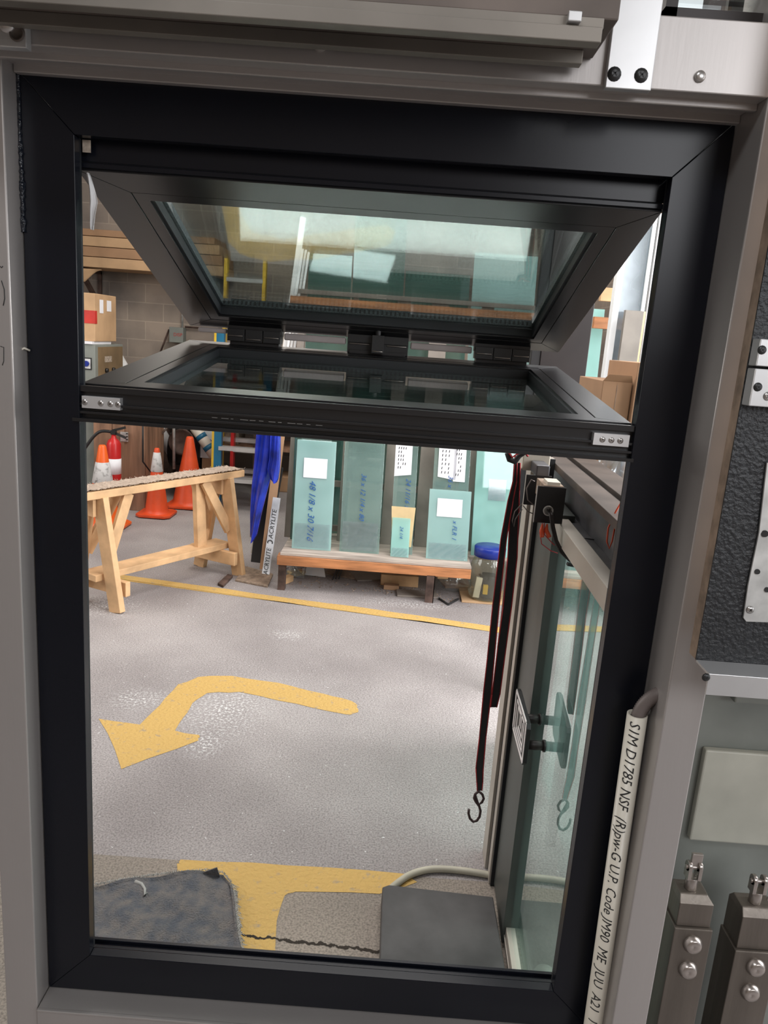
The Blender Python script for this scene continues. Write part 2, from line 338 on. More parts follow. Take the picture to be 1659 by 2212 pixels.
# partition the sample window is set in
XL,XR,ZT,ZB,BW=-.4617,.3483,1.839,.518,.0743
OX0,OX1,OZ0,OZ1=XL-BW,XR+BW,ZB-BW,ZT+BW
p=MB().bb(OX1,OX1+.055,-.086,.05,0,2.6); struct(p,'trim_1','alu',.002)
p=MB().bb(OX0-.055,OX0-.001,-.04,.05,0,2.6); struct(p,'trim_2','alu',.002)
p=MB().bb(OX0,OX1,-.045,.05,OZ0-.16,OZ0-.0005).bb(OX0,OX1,-.047,-.040,OZ0-.004,OZ0); struct(p,'trim_3','alu',.0015)
p=MB()
p.bb(OX0-.02,OX1,-.086,.0,OZ1+.004,OZ1+.085); p.bb(OX0,OX1,-.06,-.052,OZ1-.004,OZ1+.006); p.bb(OX0,OX1,-.012,.0,OZ1-.006,OZ1+.006)
struct(p,'trim_4','alu',.0015)
# window above the beam, right end
g=MB().bb(.30,.315,-.03,.02,2.0,2.5).bb(.455,.50,-.05,.02,2.0,2.5).bb(.30,.47,-.03,.02,2.0,2.03).bb(.315,.455,-.02,-.012,2.055,2.062).bb(.395,.415,.02,.03,2.03,2.5)
o=struct(g,'window_2',['brown_alu'])
MB().bb(.315,.455,.0,.005,2.03,2.5).build('pane','clear',o)
# =====================================================================
# THE BIFOLD WINDOW
# =====================================================================
W=empty('bifold_window',(-.057,.05,OZ0),'black aluminium bifold window with its two glazed sashes folded outwards, set in the grey frame','window')
fr=MB()
def mitre(mb,x0,x1,z0,z1,b,y0,y1,gap=.0):
    o4=[(x0-b,z0-b),(x1+b,z0-b),(x1+b,z1+b),(x0-b,z1+b)]; i4=[(x0,z0),(x1,z0),(x1,z1),(x0,z1)]
    for k in range(4):
        j=(k+1)%4; q=[o4[k],o4[j],i4[j],i4[k]]; cx=sum(a[0] for a in q)/4; cz=sum(a[1] for a in q)/4
        q=[(cx+(a[0]-cx)*(1-gap),cz+(a[1]-cz)*(1-gap)) for a in q]
        mb.prism([(a[0],y0,a[1]) for a in q],(0,y1-y0,0))
mitre(fr,XL,XR,ZB,ZT,BW-.001,0,.018,.0006)
fr.build('front_frame','black',W,.0008)
fr=MB()
fr.bb(XL-.07,XL-.052,.018,.11,ZB-.04,ZT+.04).bb(XR+.045,XR+.07,.018,.11,ZB-.04,ZT+.04)
fr.bb(XL-.052,XR+.045,.018,.055,ZB-.05,ZB-.020).bb(XL-.052,XR+.045,.030,.037,ZB-.020,ZB-.012).bb(XL-.052,XR+.045,.050,.057,ZB-.020,ZB-.022+.008)
fr.bb(XL-.052,XR+.045,.034,.11,1.812,ZT+.04).bb(XL-.052,XR+.045,.028,.036,1.803,1.810)
fr.build('inner_frame','black',W,.0008)
MB().bb(XL-.003,XL-.0005,.0178,.024,ZB,ZT).bb(XR+.0005,XR+.003,.0178,.024,ZB,ZT).build('glazing_gasket','rubber',W)
s=MB(); 
pts=[];rad=[]
for i in range(60):
    z=ZT+.070-i*.0034; k=.35 if i<26 else 1.
    pts.append((OX0+.0005+random.uniform(0,.0012)*k,-.0012,z)); rad.append(.0022+random.random()*.0026*k)
s.tube(pts,rad,10)
s.build('corner_sealant','sealant',W)
MB().bb(XL+.002,XL+.013,.022,.024,1.822,1.838).build('sticker','label',W)
SP_A=Vector((0,.03,1.80)); SP_B=Vector((0,.62,1.598))     # upper sash, face seen from inside
LO_A=Vector((0,.03,1.504)); LO_B=Vector((0,.62,1.567))
XS0,XS1=-.471,.351
def sash(name, A, B, thsign, glass_v, label=None):
    d=(B-A); Ln=d.length; d.normalize(); n=Vector((0,-d.z,d.y))
    if n.z<0: n=-n
    n*=thsign            # direction of thickness, away from the seen face
    T=lambda x,v,t: Vector((x,0,0))+A+d*v+n*t
    def blk(mb,x0,x1,v0,v1,t0,t1): mb.hexa([T(x0,v0,t0),T(x1,v0,t0),T(x1,v1,t0),T(x0,v1,t0),T(x0,v0,t1),T(x1,v0,t1),T(x1,v1,t1),T(x0,v1,t1)])
    gx0,gx1=XS0+.080,XS1-.070; gv0,gv1=glass_v; th=.05
    fm=MB()
    o4=[(XS0,0),(XS1,0),(XS1,Ln),(XS0,Ln)]; i4=[(gx0-.022,gv0-.022),(gx1+.022,gv0-.022),(gx1+.022,gv1+.022),(gx0-.022,gv1+.022)]
    for k in range(4):
        j=(k+1)%4; q=[o4[k],o4[j],i4[j],i4[k]]
        cx=sum(a[0] for a in q)/4; cv=sum(a[1] for a in q)/4; q=[(cx+(a[0]-cx)*.9994,cv+(a[1]-cv)*.9994) for a in q]
        fm.prism([T(a[0],a[1],0) for a in q],n*th)
    S=fm.build(name,'sash',W,.0008)
    if label: S['label']=label
    bd=MB(); i5=[(gx0,gv0),(gx1,gv0),(gx1,gv1),(gx0,gv1)]; o5=[(gx0-.0212,gv0-.0212),(gx1+.0212,gv0-.0212),(gx1+.0212,gv1+.0212),(gx0-.0212,gv1+.0212)]
    for k in range(4):
        j=(k+1)%4; bd.prism([T(a[0],a[1],.0005) for a in (o5[k],o5[j],i5[j],i5[k])],n*.022)
    bd.build('glazing_bead','sash',S,.0006)
    gk=MB()
    for (x0,x1,v0,v1) in ((gx0,gx0+.005,gv0,gv1),(gx1-.005,gx1,gv0,gv1),(gx0,gx1,gv0,gv0+.005),(gx0,gx1,gv1-.005,gv1)): blk(gk,x0,x1,v0,v1,.004,.02)
    gk.build('gasket','rubber',S)
    gp=MB(); blk(gp,gx0-.01,gx1+.01,gv0-.01,gv1+.01,.018,.022); gp.build('glass_pane','clear',S)
    gp=MB(); blk(gp,gx0-.01,gx1+.01,gv0-.01,gv1+.01,.036,.040); gp.build('outer_glass_pane','clear',S)
    sp=MB()
    for (x0,x1,v0,v1) in ((gx0+.002,gx0+.010,gv0,gv1),(gx1-.010,gx1-.002,gv0,gv1),(gx0,gx1,gv0,gv0+.008),(gx0,gx1,gv1-.012,gv1-.002)): blk(sp,x0,x1,v0,v1,.0225,.0355)
    nd=70
    sp.m=1
    for i in range(nd):
        x=gx0+.01+(gx1-gx0-.02)*i/nd; blk(sp,x,x+.004,gv1-.0125,gv1-.012,.025,.033)
    sp.build('spacer_bar',['spacer','ink'],S)
    return S,T,Ln,blk
US,UT,UL,ub=sash('upper_sash',SP_A,SP_B,1,(.075,.552))
LS,LT,LL,lb=sash('lower_sash',LO_A,LO_B,-1,(.045,.520))
# outer edge profile of the lower sash (faces the camera) with ribs
e=MB()
e.bb(XS0,XS1,.012,.032,1.452,1.500)
for z0,z1,y0 in ((1.494,1.5025,.004),(1.474,1.4775,.004),(1.462,1.4655,.002),(1.4505,1.4555,-.004)): e.bb(XS0,XS1,y0,.014,z0,z1)
e.m=1
for i in range(12):
    x=-.27+i*.014; e.bb(x,x+random.uniform(.003,.012),.0115,.0119,1.4685,1.4692)
e.build('edge_profile',['sash','galv'],LS,.0008)
e=MB()
for x0,x1,zz in ((-.458,-.402,1.479),(.290,.342,1.480)):
    e.m=0; e.bb(x0,x1,.0,.013,zz-.0085,zz+.009)
    e.m=1
    for k in ((.25,.5,.75) if x0>0 else (.08,.5,.75,.95)):
        m0=e.m; screw(e,(x0+(x1-x0)*k,.0,zz),.0045); e.m=1
e.build('latch_plate',['alu2','steel','darkscrew'],LS,.0006)
# hinges joining the two sashes
for x0,x1,kind in ((-.381,-.263,0),(-.117,.017,1),(.163,.285,0)):
    h=MB(); h.m=0
    xm=(x0+x1)/2
    h.bb(x0,x1,.600,.634,1.588,1.612); h.bb(x0+.005,x1-.005,.600,.634,1.552,1.572)
    if kind==0:
        wd=(x1-x0)/3
        for k in range(3):
            z=1.585 if k!=1 else 1.578
            h.bb(x0+k*wd+.001,x0+(k+1)*wd-.001,.590,.628,1.572,1.598)
            h.m=1; h.cyl((x0+k*wd+.004,.587,1.5835-(.006 if k==1 else 0)),(x0+(k+1)*wd-.004,.587,1.5835-(.006 if k==1 else 0)),.0012,8); h.m=0
    else:
        h.bb(x0,x1,.605,.63,1.566,1.598); h.bb(xm-.012,xm+.014,.570,.63,1.568,1.606); h.cyl((xm,.575,1.606),(xm,.575,1.616),.006)
        h.m=1; h.cyl((x0+.004,.603,1.585),(xm-.018,.603,1.585),.0013,8); h.cyl((xm+.02,.603,1.585),(x1-.004,.603,1.585),.0013,8); h.cyl((xm-.01,.568,1.572),(xm+.012,.568,1.572),.001,8); h.m=0
    h.build('hinge',['blacks','chrome'],W,.001)
for x0,x1 in ((-.258,-.122),(.022,.158)): MB().bb(x0,x1,.606,.632,1.5815,1.5965).build('lit_sash_end_strip','pinkstrip',W,.003)  # added bars between hinges, coloured as the brightly lit end of the upper sash
MB().bb(-.449,-.386,.606,.632,1.586,1.5965).build('lit_sash_end_strip','pinkstrip',W,.003)
# loose torn film at the left jamb
def filmfn(u,v):
    z=1.796-.075*v; return (XL+.006+.012*u*(1-abs(v-.5)*1.4)+.006*v, .025+.004*math.sin(u*7+v*5), z)
tag(MB().grid(filmfn,6,16).build('torn_film','white',None,0,.0004),'torn strip of white film hanging at the upper left corner of the black window','film')
# =====================================================================
# NEAR HARDWARE
# =====================================================================
b=MB().bb(-.60,-.4755,-.1,-.0865,1.9095,2.3); s=b.build('corner_bracket','alu2',None,.001)
tag(s,'aluminium bracket plate with a rivet and an open hole, upper left corner of the beam','bracket')
c=aY(14,51,-.1); r=MB(); r.s=True; r.lathe(c,[(.011,0),(.010,-.003),(.006,-.0055),(.0001,-.0065)],20,'y'); r.build('rivet','steel',s)
c=aY(37,72,-.1); MB().lathe(c,[(.0095,-.0006),(.0085,-.0022),(.0070,-.0022),(.0068,-.0004),(.0001,-.0003)],20,'y').build('hole_rim','boxmetal',s)
b=MB().bb(.222,.277,-.098,-.0865,1.912,2.3); s=b.build('mullion_plate','alu2',None,.001)
tag(s,'upright aluminium cover plate with two dark screws crossing the right end of the beam','plate')
for px,py in ((1327,160),(1385,163)):
    r=MB(); screw(r,aY(px,py,-.098),.0085); r.build('screw',['darkscrew','ink'],s)
r=MB(); r.lathe(aY(692,95,-.086),[(.009,0),(.0085,-.004),(.005,-.007),(.0001,-.0075)],20,'y')
tag(r.build('button_screw','steel'),'domed steel screw in the middle of the grey top beam','screw')
r=MB(); r.lathe(aY(1511,166,-.086),[(.007,0),(.0065,-.003),(.004,-.005),(.0001,-.005)],16,'y')
tag(r.build('button_screw','steel'),'small scratched screw at the right of the cover plate on the top beam','screw')
sb=empty('shutter_box',(-.15,-.15,1.92),'long dusty brown metal box running above the grey top beam','box')
b=MB().bb(-.62,.205,-.20,-.088,1.945,2.3); b.build('housing','boxmetal',sb,.002)
b=MB().bb(-.62,.188,-.206,-.188,1.921,1.936).bb(-.62,.188,-.115,-.100,1.930,1.945).bb(-.62,.19,-.200,-.196,1.936,1.947); b.build('bottom_lip','lip',sb,.001)
b=MB().bb(.150,.164,-.21,-.19,1.938,1.948); b.build('stop_block','alu2',sb,.001)
# far-left pen marks on the post
mk=MB()
def stroke(mb,pts,r): mb.tube([aY(x,y,-.0405) for x,y in pts],r,6)
stroke(mk,[(0,575),(3,578),(6,575)],.0006); stroke(mk,[(3,606),(9,625),(10,645),(7,660)],.0006); stroke(mk,[(1,748),(8,750),(8,780),(5,789)],.0005)
mk.build('pen_marks','ink',bpy.data.objects['trim_2'])
# clear peg on left jamb
tag(MB().tube([aY(46,755,-.012),aY(52,752,-.01),aY(64,757,-.002)],.0016,8).build('cable_tie','pvc'),'short translucent tie poking from the left post beside the black frame','cable tie')
# right side: backing panel behind the posts
bp=MB().bb(.478,1.4,.10,.13,0,1.35); o=struct(bp,'wall_partition','backpanel')
MB().bb(.575,.95,.085,.10,.775,.952).build('raised_panel','backpad',o,.003)
MB().bb(.60,1.3,.07,.10,1.05,1.36).build('shaded_rail','backpanel',o,.003)
# textured board
bd=empty('textured_board',(.7,-.14,1.19),'black pebble textured board with a raw brown fibreboard edge at the right','board')
MB().bb(.4286,1.1,-.1435,-.141,1.209,2.5).build('textured_face','board',bd)
MB().bb(.4286,1.1,-.141,-.119,1.209,2.5).build('fibreboard_core','mdf',bd)
ag=empty('aluminium_angle',(.7,-.17,1.17),'aluminium angle with one dark screw along the bottom of the textured board','angle')
b=MB(); b.bb(.4286,1.1,-.185,-.1437,1.206,1.2095).bb(.4286,1.1,-.188,-.185,1.180,1.2095); b.build('angle_body','alu2',ag,.0006)
r=MB(); screw(r,aY(1525,1463,-.1882),.0055); r.build('screw',['darkscrew','ink'],ag)
for i,(z0,z1,scr,lab) in enumerate(((1.600,1.632,[(1646,756)],'upper of two white aluminium bars screwed across the textured board'),(1.552,1.597,[(1637,836),(1658,856)],'lower and taller white aluminium bar screwed across the textured board'))):
    pp=aY(1612 if i==0 else 1602, 800,-.165)
    e_=empty('crossbar',(.7,-.16,z0),lab,'bar','white bars on the textured board')
    MB().bb(.4290,1.1,-.165,-.1437,z0,z1).build('bar_body','alu2',e_,.001)
    for k,(px,py) in enumerate(scr):
        r=MB(); screw(r,aY(px,py,-.165),.0055); r.build('screw',['darkscrew','ink'] if k==0 else ['steel','darkscrew'],e_)
br=empty('slotted_bracket',(.5,-.16,1.27),'galvanised steel bracket with small holes hanging on the textured board','bracket')
q=[aY(x,y,-.1475) for x,y in ((1606,1335),(1612,1343),(1700,1346),(1720,1000),(1657,1000),(1640,1150),(1616,1265))]
MB().prism(q,(0,.003,0)).build('bracket_plate','galv',br,.0005)
for px,py,rr in ((1652,1153,.0045),(1636,1235,.0035),(1657,1274,.0035)): MB().cyl(aY(px,py,-.1495),aY(px,py,-.1470),rr,14).build('bolt_hole','ink',br)
r=MB(); screw(r,aY(1620,1317,-.1475),.0055); r.build('screw',['steel','darkscrew'],br)
# pipe with print
pv=empty('plastic_pipe',(.4,-.04,.3),'long cream plastic pipe with black print leaning along the right side of the black frame','pipe')
pa=Vector((.402,-.038,1.071)); pb=Vector((.414,-.038,.30)); R0=.0152
dirp=(pb-pa).normalized(); b=MB(); b.tube([pa,pb],R0,32,False); b.tube([pa,pb],R0-.0022,32,False)
vs=[];xx=dirp.orthogonal().normalized();yy=dirp.cross(xx)
for k in range(32):
    a_=2*math.pi*k/32; dd=xx*math.cos(a_)+yy*math.sin(a_); vs+= [pa+dd*R0,pa+dd*(R0-.0022)]
b.add(vs,[(2*k,2*((k+1)%32),2*((k+1)%32)+1,2*k+1) for k in range(32)]); b.build('pipe_tube','pvc',pv)
tc_=(CAM-pa); tc_.z=0; tc_.normalize(); sd=dirp.cross(tc_).normalized()
def wrap(off,body,size,start,sheary=.25):
    mb=MB(); vs,fs=textmesh(body,size,0,sheary,.004)
    # subdivide by simple mapping onto the cylinder
    out=[]
    for v in vs:
        ang=(v.y-size*.35)/R0+off
        rad=tc_*math.cos(ang)-sd*math.sin(ang)
        out.append(pa+dirp*(start+v.x)+rad*(R0+.0006))
    mb.add(out,fs); return mb
m=wrap(-.05,'S1M D1785 NSF  (R)pw-G U.P. Code JM90  ME  JUU  A21  14 2',.0222,.006)
m.build('printed_text','ink',pv)
cx=MB(); pts=[]
c0=pa+Vector((0,0,-.02)); c1=pa+Vector((.001,0,.012)); c2=pa+Vector((.010,-.004,.030)); c3=Vector((.432,-.045,pa.z+.042))
N_=44
for i in range(N_):
    t=i/(N_-1); p_=((1-t)**3)*c0+3*(1-t)**2*t*c1+3*(1-t)*t*t*c2+t**3*c3; pts.append(p_)
cx.tube(pts,[.0098+(.0014 if i%2 else 0) for i in range(N_)],14)
tag(cx.build('flexible_conduit','conduit'),'short ribbed grey conduit bending from the cream pipe into the right post','conduit')
# bronze columns
def column(name,x0,x1,y0,zt,zs,label,cl,clr):
    o=empty(name,((x0+x1)/2,y0+.03,0),label,'post','bronze posts behind the right frame post')
    b=MB(); b.bb(x0,x1,y0,y0+.06,0,zs); b.bb(x0+.004,x1-.003,y0+.006,y0+.06,zs,zt-.012)
    b.hexa([(x0+.004,y0+.006,zt-.012),(x1-.003,y0+.006,zt-.012),(x1-.003,y0+.06,zt-.012),(x0+.004,y0+.06,zt-.012),(x0+.006,y0+.016,zt),(x1-.012,y0+.016,zt),(x1-.012,y0+.05,zt),(x0+.006,y0+.05,zt)])
    b.build('post_body','bronze',o,.0015)
    xm=(x0+x1)/2-.004
    for z in (zs-.028,zs-.078):
        r=MB(); r.lathe((xm+.006,y0,z),[(.016,0),(.0155,-.003),(.0125,-.008),(.011,-.0095),(.0025,-.0085),(.0001,-.0075)],26,'y'); r.build('round_knob','chrome',o)
    c=MB(); zz=zt
    c.cyl((xm,y0+.03,zz),(xm,y0+.03,zz+.022),.010,20)
    for dx in (-.0085,.0085):
        c.bb(xm+dx-.003,xm+dx+.003,y0+.021,y0+.039,zz+.02,zz+.042); c.tube([(xm+dx-.003,y0+.03,zz+.042),(xm+dx+.003,y0+.03,zz+.042)],.009,18)
    c.cyl((xm-.014,y0+.03,zz+.040),(xm+.014,y0+.03,zz+.040),.004,14)
    c.build('clevis','chrome',o,.0006)
    l=MB()
    if clr: l.bar((xm+.020,y0+.024,zz+.008),(xm+.033,y0+.024,zz+.058),.010,.003)
    else: l.bar((xm+.002,y0+.03,zz+.04),(xm+.002,y0+.03,zz+.066),.018,.006); 
    l.build('link_arm','chrome',o,.001)
column('bronze_post',.522,.585,-.03,.745,.690,'bronze square post nearer the grey frame post, with pale lug on top','a',False)
column('bronze_post',.628,.70,-.03,.728,.655,'bronze square post at the right picture edge, with loose chrome link arm on top','a',True)
# =====================================================================
# DISPLAY DOOR (stands just beyond the window, right)
# =====================================================================
def D(p): return Vector((p.x+.03*(p.y-.6),p.y,p.z))
dd=empty('display_door',(.43,.6,0),'glass sample door in a grey and cream metal frame standing edge-on at the right beyond the window','door')
MB(D).bb(.375,.425,.975,1.06,0,1.33).build('cream_jamb','cream',dd,.001)['label']='cream outer jamb'
MB(D).bb(.384,.425,.945,.976,0,1.33).build('jamb_gasket','rubber',dd)
MB(D).bb(.381,.425,.905,.946,0,1.32).build('jamb_strip','cream',dd,.001)
MB(D).bb(.386,.425,.896,.905,0,1.32).build('shadow_gasket','rubber',dd)
MB(D).bb(.396,.445,.665,.895,.012,1.22).build('door_stile','stile',dd,.001)
MB(D).bb(.416,.424,-.0+.14,.668,.045,1.18).build('door_glass','doorglass',dd)
MB(D).bb(.404,.440,.14,.70,.004,.060).bb(.400,.404,.14,.70,.030,.036).build('bottom_rail','cream',dd,.001)['label']='cream bottom rail'
MB(D).bb(.398,.43,.14,.80,1.168,1.212).build('top_rail','cream',dd,.001)['label']='cream top rail'
MB(D).bb(.43,.50,.13,.9,1.19,1.205).bb(.455,.52,.13,1.06,1.20,1.292).build('header_channel','hdr',dd,.001)
MB(D).bb(.425,.478,.13,1.10,1.292,1.31).build('header_cover','hdrtop',dd,.001)
MB(D).bb(.478,.494,.13,1.10,1.285,1.300).build('track_slot','ink',dd)
MB(D).bb(.494,.56,.13,1.15,1.285,1.312).build('rear_track','hdrtop',dd,.001)
# pull handles
def diamond(X,off=0):
    pts=[(1116,1487),(1119,1492),(1138,1564),(1138,1576),(1129,1648),(1127,1652),(1124,1646),(1108,1578),(1107,1564),(1114,1492)]
    return [aX(x+off,y,X) for x,y in pts]
hd=empty('pull_handle',(.36,.62,.62),'diamond shaped black door pull with white maze emblem and round standoffs','handle')
HX=.362
q=diamond(HX); MB().prism(q,(.010,0,0)).build('handle_plate','blacks',hd,.0006)
cen=sum(q,Vector())/len(q)
top=aX(1116,1487,HX-.0005); rt=aX(1138,1570,HX-.0005); bt=aX(1128,1652,HX-.0005); lf=aX(1107,1571,HX-.0005)
def H(u,v): # u 0..1 left->right , v 0..1 bottom->top in diamond axes
    # diamond square coords: a along lf->top , b along lf->bt
    return lf+(top-lf)*v+(bt-lf)*u
em=MB()
def seg(a0,a1,wd=.055):
    A=H(*a0); B=H(*a1); em.bar(A,B,wd*.13,.0012,(1,0,0))
for k in ((.03,.032),(.16,.022)):
    i=k[0]; seg((i,i),(1-i,i),k[1]*2); seg((1-i,i),(1-i,1-i),k[1]*2); seg((1-i,1-i),(i,1-i),k[1]*2); seg((i,1-i),(i,i),k[1]*2)
for a0,a1 in (((.30,.28),(.30,.78)),((.30,.78),(.52,.78)),((.52,.78),(.52,.50)),((.30,.28),(.82,.28)),((.42,.40),(.74,.40)),((.74,.40),(.74,.75)),((.62,.52),(.62,.88))): seg(a0,a1,.042)
em.build('maze_emblem','emblem',hd)
st=MB()
for px,py in ((1150,1553),(1158,1610)):
    c=aX(px,py,.395); st=MB(); st.cyl((HX+.009,c.y,c.z),(.4175,c.y,c.z),.0115,18); st.cyl((.411,c.y,c.z),(.4155,c.y,c.z),.0145,18)
    st.build('standoff','brown_alu',hd)
# closer electronics
el=empty('door_controller',(.36,.66,1.2),'pair of square black plates with terminals at the top corner of the sample door','controller')
MB().bb(.330,.392,.72,.724,1.228,1.303).build('back_plate','blacks',el,.001)
b=MB().bb(.336,.402,.60,.604,1.213,1.298); b.m=1; b.bb(.3355,.337,.5995,.604,1.213,1.298); b.build('front_plate',['blacks','galv'],el)
b=MB().bb(.352,.398,.606,.70,1.262,1.30); b.m=1; b.bb(.36,.39,.61,.66,1.298,1.308); b.build('terminal_block',['mdf','pvc'],el,.001)
b=MB().bb(.352,.385,.72,.80,1.30,1.328); b.m=1; b.bb(.33,.40,.80,.90,1.30,1.345); b.build('motor',['hdr','pvc'],el,.003)
b=MB(); c=aY(1184,1103,.599); b.lathe(c,[(.012,0),(.012,-.003),(.009,-.003),(.008,0),(.0001,.0)],18,'y'); b.build('cable_grommet','galv',el)
P=[aY(x,y,Y) for x,y,Y in ((1184,1103,.60),(1190,1115,.57),(1193,1140,.57),(1200,1170,.56),(1212,1195,.55),(1236,1217,.53))]
b=MB(); 
for dx in (-.002,.0,.002,.0035): b.tube([p_+Vector((dx,0,abs(dx))) for p_ in P],.0022,8)
b.build('cable_bundle','brown_alu',el)
b=MB()
for pl in ([(1172,1130),(1166,1150),(1170,1175),(1190,1190),(1205,1195)],[(1176,1130),(1176,1155),(1190,1170),(1198,1178)]): b.tube([aY(x,y,.58) for x,y in pl],.0011,6)
b.build('red_wire','strapred',el)
b=MB()
for x in (1170,1180): b.tube([aY(x+2,1132,.58),aY(x,1145,.58),aY(x+1+(x-1170)*.6,1160,.58)],[.002,.005,.005],8)
b.build('wire_nut','orange',el)
b=MB(); b.tube([aY(x,y,.62) for x,y in ((1158,1095),(1140,1080),(1137,1055),(1148,1036),(1155,1040))],.0013,6); b.build('grey_wire','conduit',el); b=MB(); b.tube([aY(x,y,.70) for x,y in ((1128,1088),(1112,1105),(1107,1125),(1110,1138),(1113,1122),(1128,1100))],.0014,6); b.tube([aY(x,y,.70) for x,y in ((1130,1092),(1140,1105),(1152,1110))],.0014,6)
b.build('grey_wire','conduit',el)
b=MB(); b.tube([aY(x,y,.50) for x,y in ((1237,1215),(1239,1180),(1248,1168),(1265,1163),(1285,1166))],.0012,6); b.build('black_wire','ink',el)
b=MB().bar(aY(1225,1218,.5),aY(1243,1222,.5),.006,.012); b.build('cable_clip','ink',el)
ib=MB().hexa([aY(x,y,Y) for Y in (.78,.86) for x,y in ((1103,1072),(1114,1083),(1126,1010),(1112,1008))])
tag(ib.build('intercom_box','pvc',None,.002),'small cream plastic sensor housing beside the straps at the top of the sample door','sensor')
ow=MB(); ow.tube([aY(x,y,.30) for x,y in ((1345,1080),(1330,1105),(1314,1140),(1311,1170),(1316,1185),(1322,1170),(1328,1140))],.0016,8)
tag(ow.build('orange_cable','orange'),'thin orange cable loop in front of the door header near the black frame','cable')
# straps and hook
def strap(name,pts,lab,Y=.74):
    # pts: (xleft,xright,y)
    e_=empty(name,aY((pts[-1][0]+pts[-1][1])/2,pts[-1][2],Y),lab,'strap','straps hanging at the sample door')
    L=[(aY(a,y,Y),aY(b_,y,Y)) for a,b_,y in pts]; w_=MB(); r_=MB()
    for (a,b_),(c,d_) in zip(L[:-1],L[1:]):
        w_.hexa([a,b_,b_+Vector((0,.0015,0)),a+Vector((0,.0015,0)),c,d_,d_+Vector((0,.0015,0)),c+Vector((0,.0015,0))])
        r_.tube([a,c],.0015,6); r_.tube([b_,d_],.0015,6)
    w_.build('webbing','strap',e_); r_.build('red_edging','strapred',e_); return e_
strap('hanging_strap',[(1112,1117,985),(1108,1116,1040),(1097,1108,1083),(1082,1094,1165),(1064,1078,1311),(1053,1068,1420),(1044,1061,1500),(1036,1050,1590),(1028,1044,1660),(1030,1043,1690),(1031,1041,1708)],'long black strap with red edges carrying the S hook, left of two',.74)
strap('hanging_strap',[(1116,1124,1000),(1108,1122,1060),(1102,1121,1100),(1097,1117,1205),(1087,1105,1311),(1075,1093,1400),(1063,1080,1500),(1060,1073,1528)],'shorter black strap with red edges without a hook, right of two',.75)
kn=MB(); kn.tube([aY(x,y,.73) for x,y in ((1096,978),(1102,992),(1112,998),(1122,985),(1135,978),(1140,985))],[.007,.009,.008,.006,.005,.003],8); kn.m=1; kn.tube([aY(x,y,.722) for x,y in ((1098,976),(1106,988),(1118,980),(1132,975),(1141,986))],.0022,8)
tag(kn.build('strap_knot',['strap','strapred']),'black strap knot with red edging tied at the head of the sample door','strap')
hk=MB(); pts=[(1034,1709),(1026,1716),(1024,1724),(1028,1732),(1035,1741),(1038,1752),(1036,1764),(1030,1773),(1022,1775),(1015,1768),(1012,1757),(1013,1748)]
hk.tube([aY(x,y,.742) for x,y in pts],.0035,10); hk.tube([aY(x,y,.745) for x,y in ((1034,1709),(1042,1716),(1045,1725),(1041,1733),(1034,1738),(1030,1728),(1026,1716))],.0035,10)
tag(hk.build('s_hook','hook'),'dark red coated S hook hanging from the end of the long strap','hook')
# floor box, hose, doorstop
fb=MB(); zb=.055; a=fl(826,1916,zb); a2=fl(840,1911,zb); b_=fl(1078,1938,zb); 
fb.prism([(a.x,.2,0),(.385,.2,0),(.385,b_.y,0),(a2.x,a2.y,0),(a.x,a.y,0)],(0,0,zb))
tag(fb.build('steel_floor_box','plate',None,.003),'low dark grey steel box lying on the floor at the foot of the sample door','box')
hs=MB(); P=[fl(x,y,.012) for x,y in ((838,1925),(862,1905),(890,1888),(930,1878),(980,1879),(1040,1887),(1085,1896),(1130,1905))]
def smooth(P,n=5):
    out=[]
    for i in range(len(P)-1):
        p0=P[max(i-1,0)];p1=P[i];p2=P[i+1];p3=P[min(i+2,len(P)-1)]
        for k in range(n):
            t=k/n; out.append(.5*((2*p1)+(p2-p0)*t+(2*p0-5*p1+4*p2-p3)*t*t+(3*p1-p0-3*p2+p3)*t**3))
    out.append(P[-1]); return out
hs.tube(smooth(P),.0105,12); tag(hs.build('hose','hose'),'pale grey hose curving over the floor behind the dark steel box','hose')
c=Vector((.448,.40,.0)); c=aY(1176,2112,.47); k=MB(); k.lathe((c.x,c.y,0),[(.0001,0),(.026,0),(.027,.01),(.022,c.z-.02),(.027,c.z-.005),(.029,c.z+.006),(.024,c.z+.018),(.012,c.z+.026),(.0001,c.z+.028)],28)
tag(k.build('door_stop','pvc'),'cream round-headed door stop at the bottom of the sample door','door stop')
# support stand with wrapped box and cartons behind door head
sd_=empty('steel_stand',(.85,1.35,0),'dark brown metal stand carrying cartons behind the sample door','stand')
for x,y in ((.62,1.12),(1.15,1.12),(.62,1.75),(1.15,1.75)): MB().bb(x-.015,x+.015,y-.015,y+.015,0,1.10).build('leg','brown_alu',sd_)
MB().bb(.60,1.17,1.10,1.77,1.10,1.13).build('top_board','brown_alu',sd_)
def carton(name,x0,x1,y0,y1,z0,z1,lab,m='card',flap=True,rz=0):
    o=empty(name,((x0+x1)/2,(y0+y1)/2,z0),lab,'box')
    MB().bb(x0,x1,y0,y1,z0,z1).build('carton_body',m,o,.002)
    if flap:
        f_=MB(); h=.04; f_.hexa([(x0,y0,z1),(x1,y0,z1),(x1,y0+.003,z1),(x0,y0+.003,z1),(x0+.01,y0-.02,z1+h*.5),(x1-.01,y0-.02,z1+h*.5),(x1-.01,y0-.017,z1+h*.5),(x0+.01,y0-.017,z1+h*.5)]); f_.build('flap',m,o)
    t_=MB(); xm=(x0+x1)/2; t_.bb(xm-.001,xm+.001,y0-.0006,y0,z0+.01,z1-.01); t_.build('flap_seam','mdf',o)
    return o
carton('cardboard_box',.612,.70,1.2,1.5,1.131,1.525,'open brown cardboard box standing behind the right end of the lower sash',flap=True)
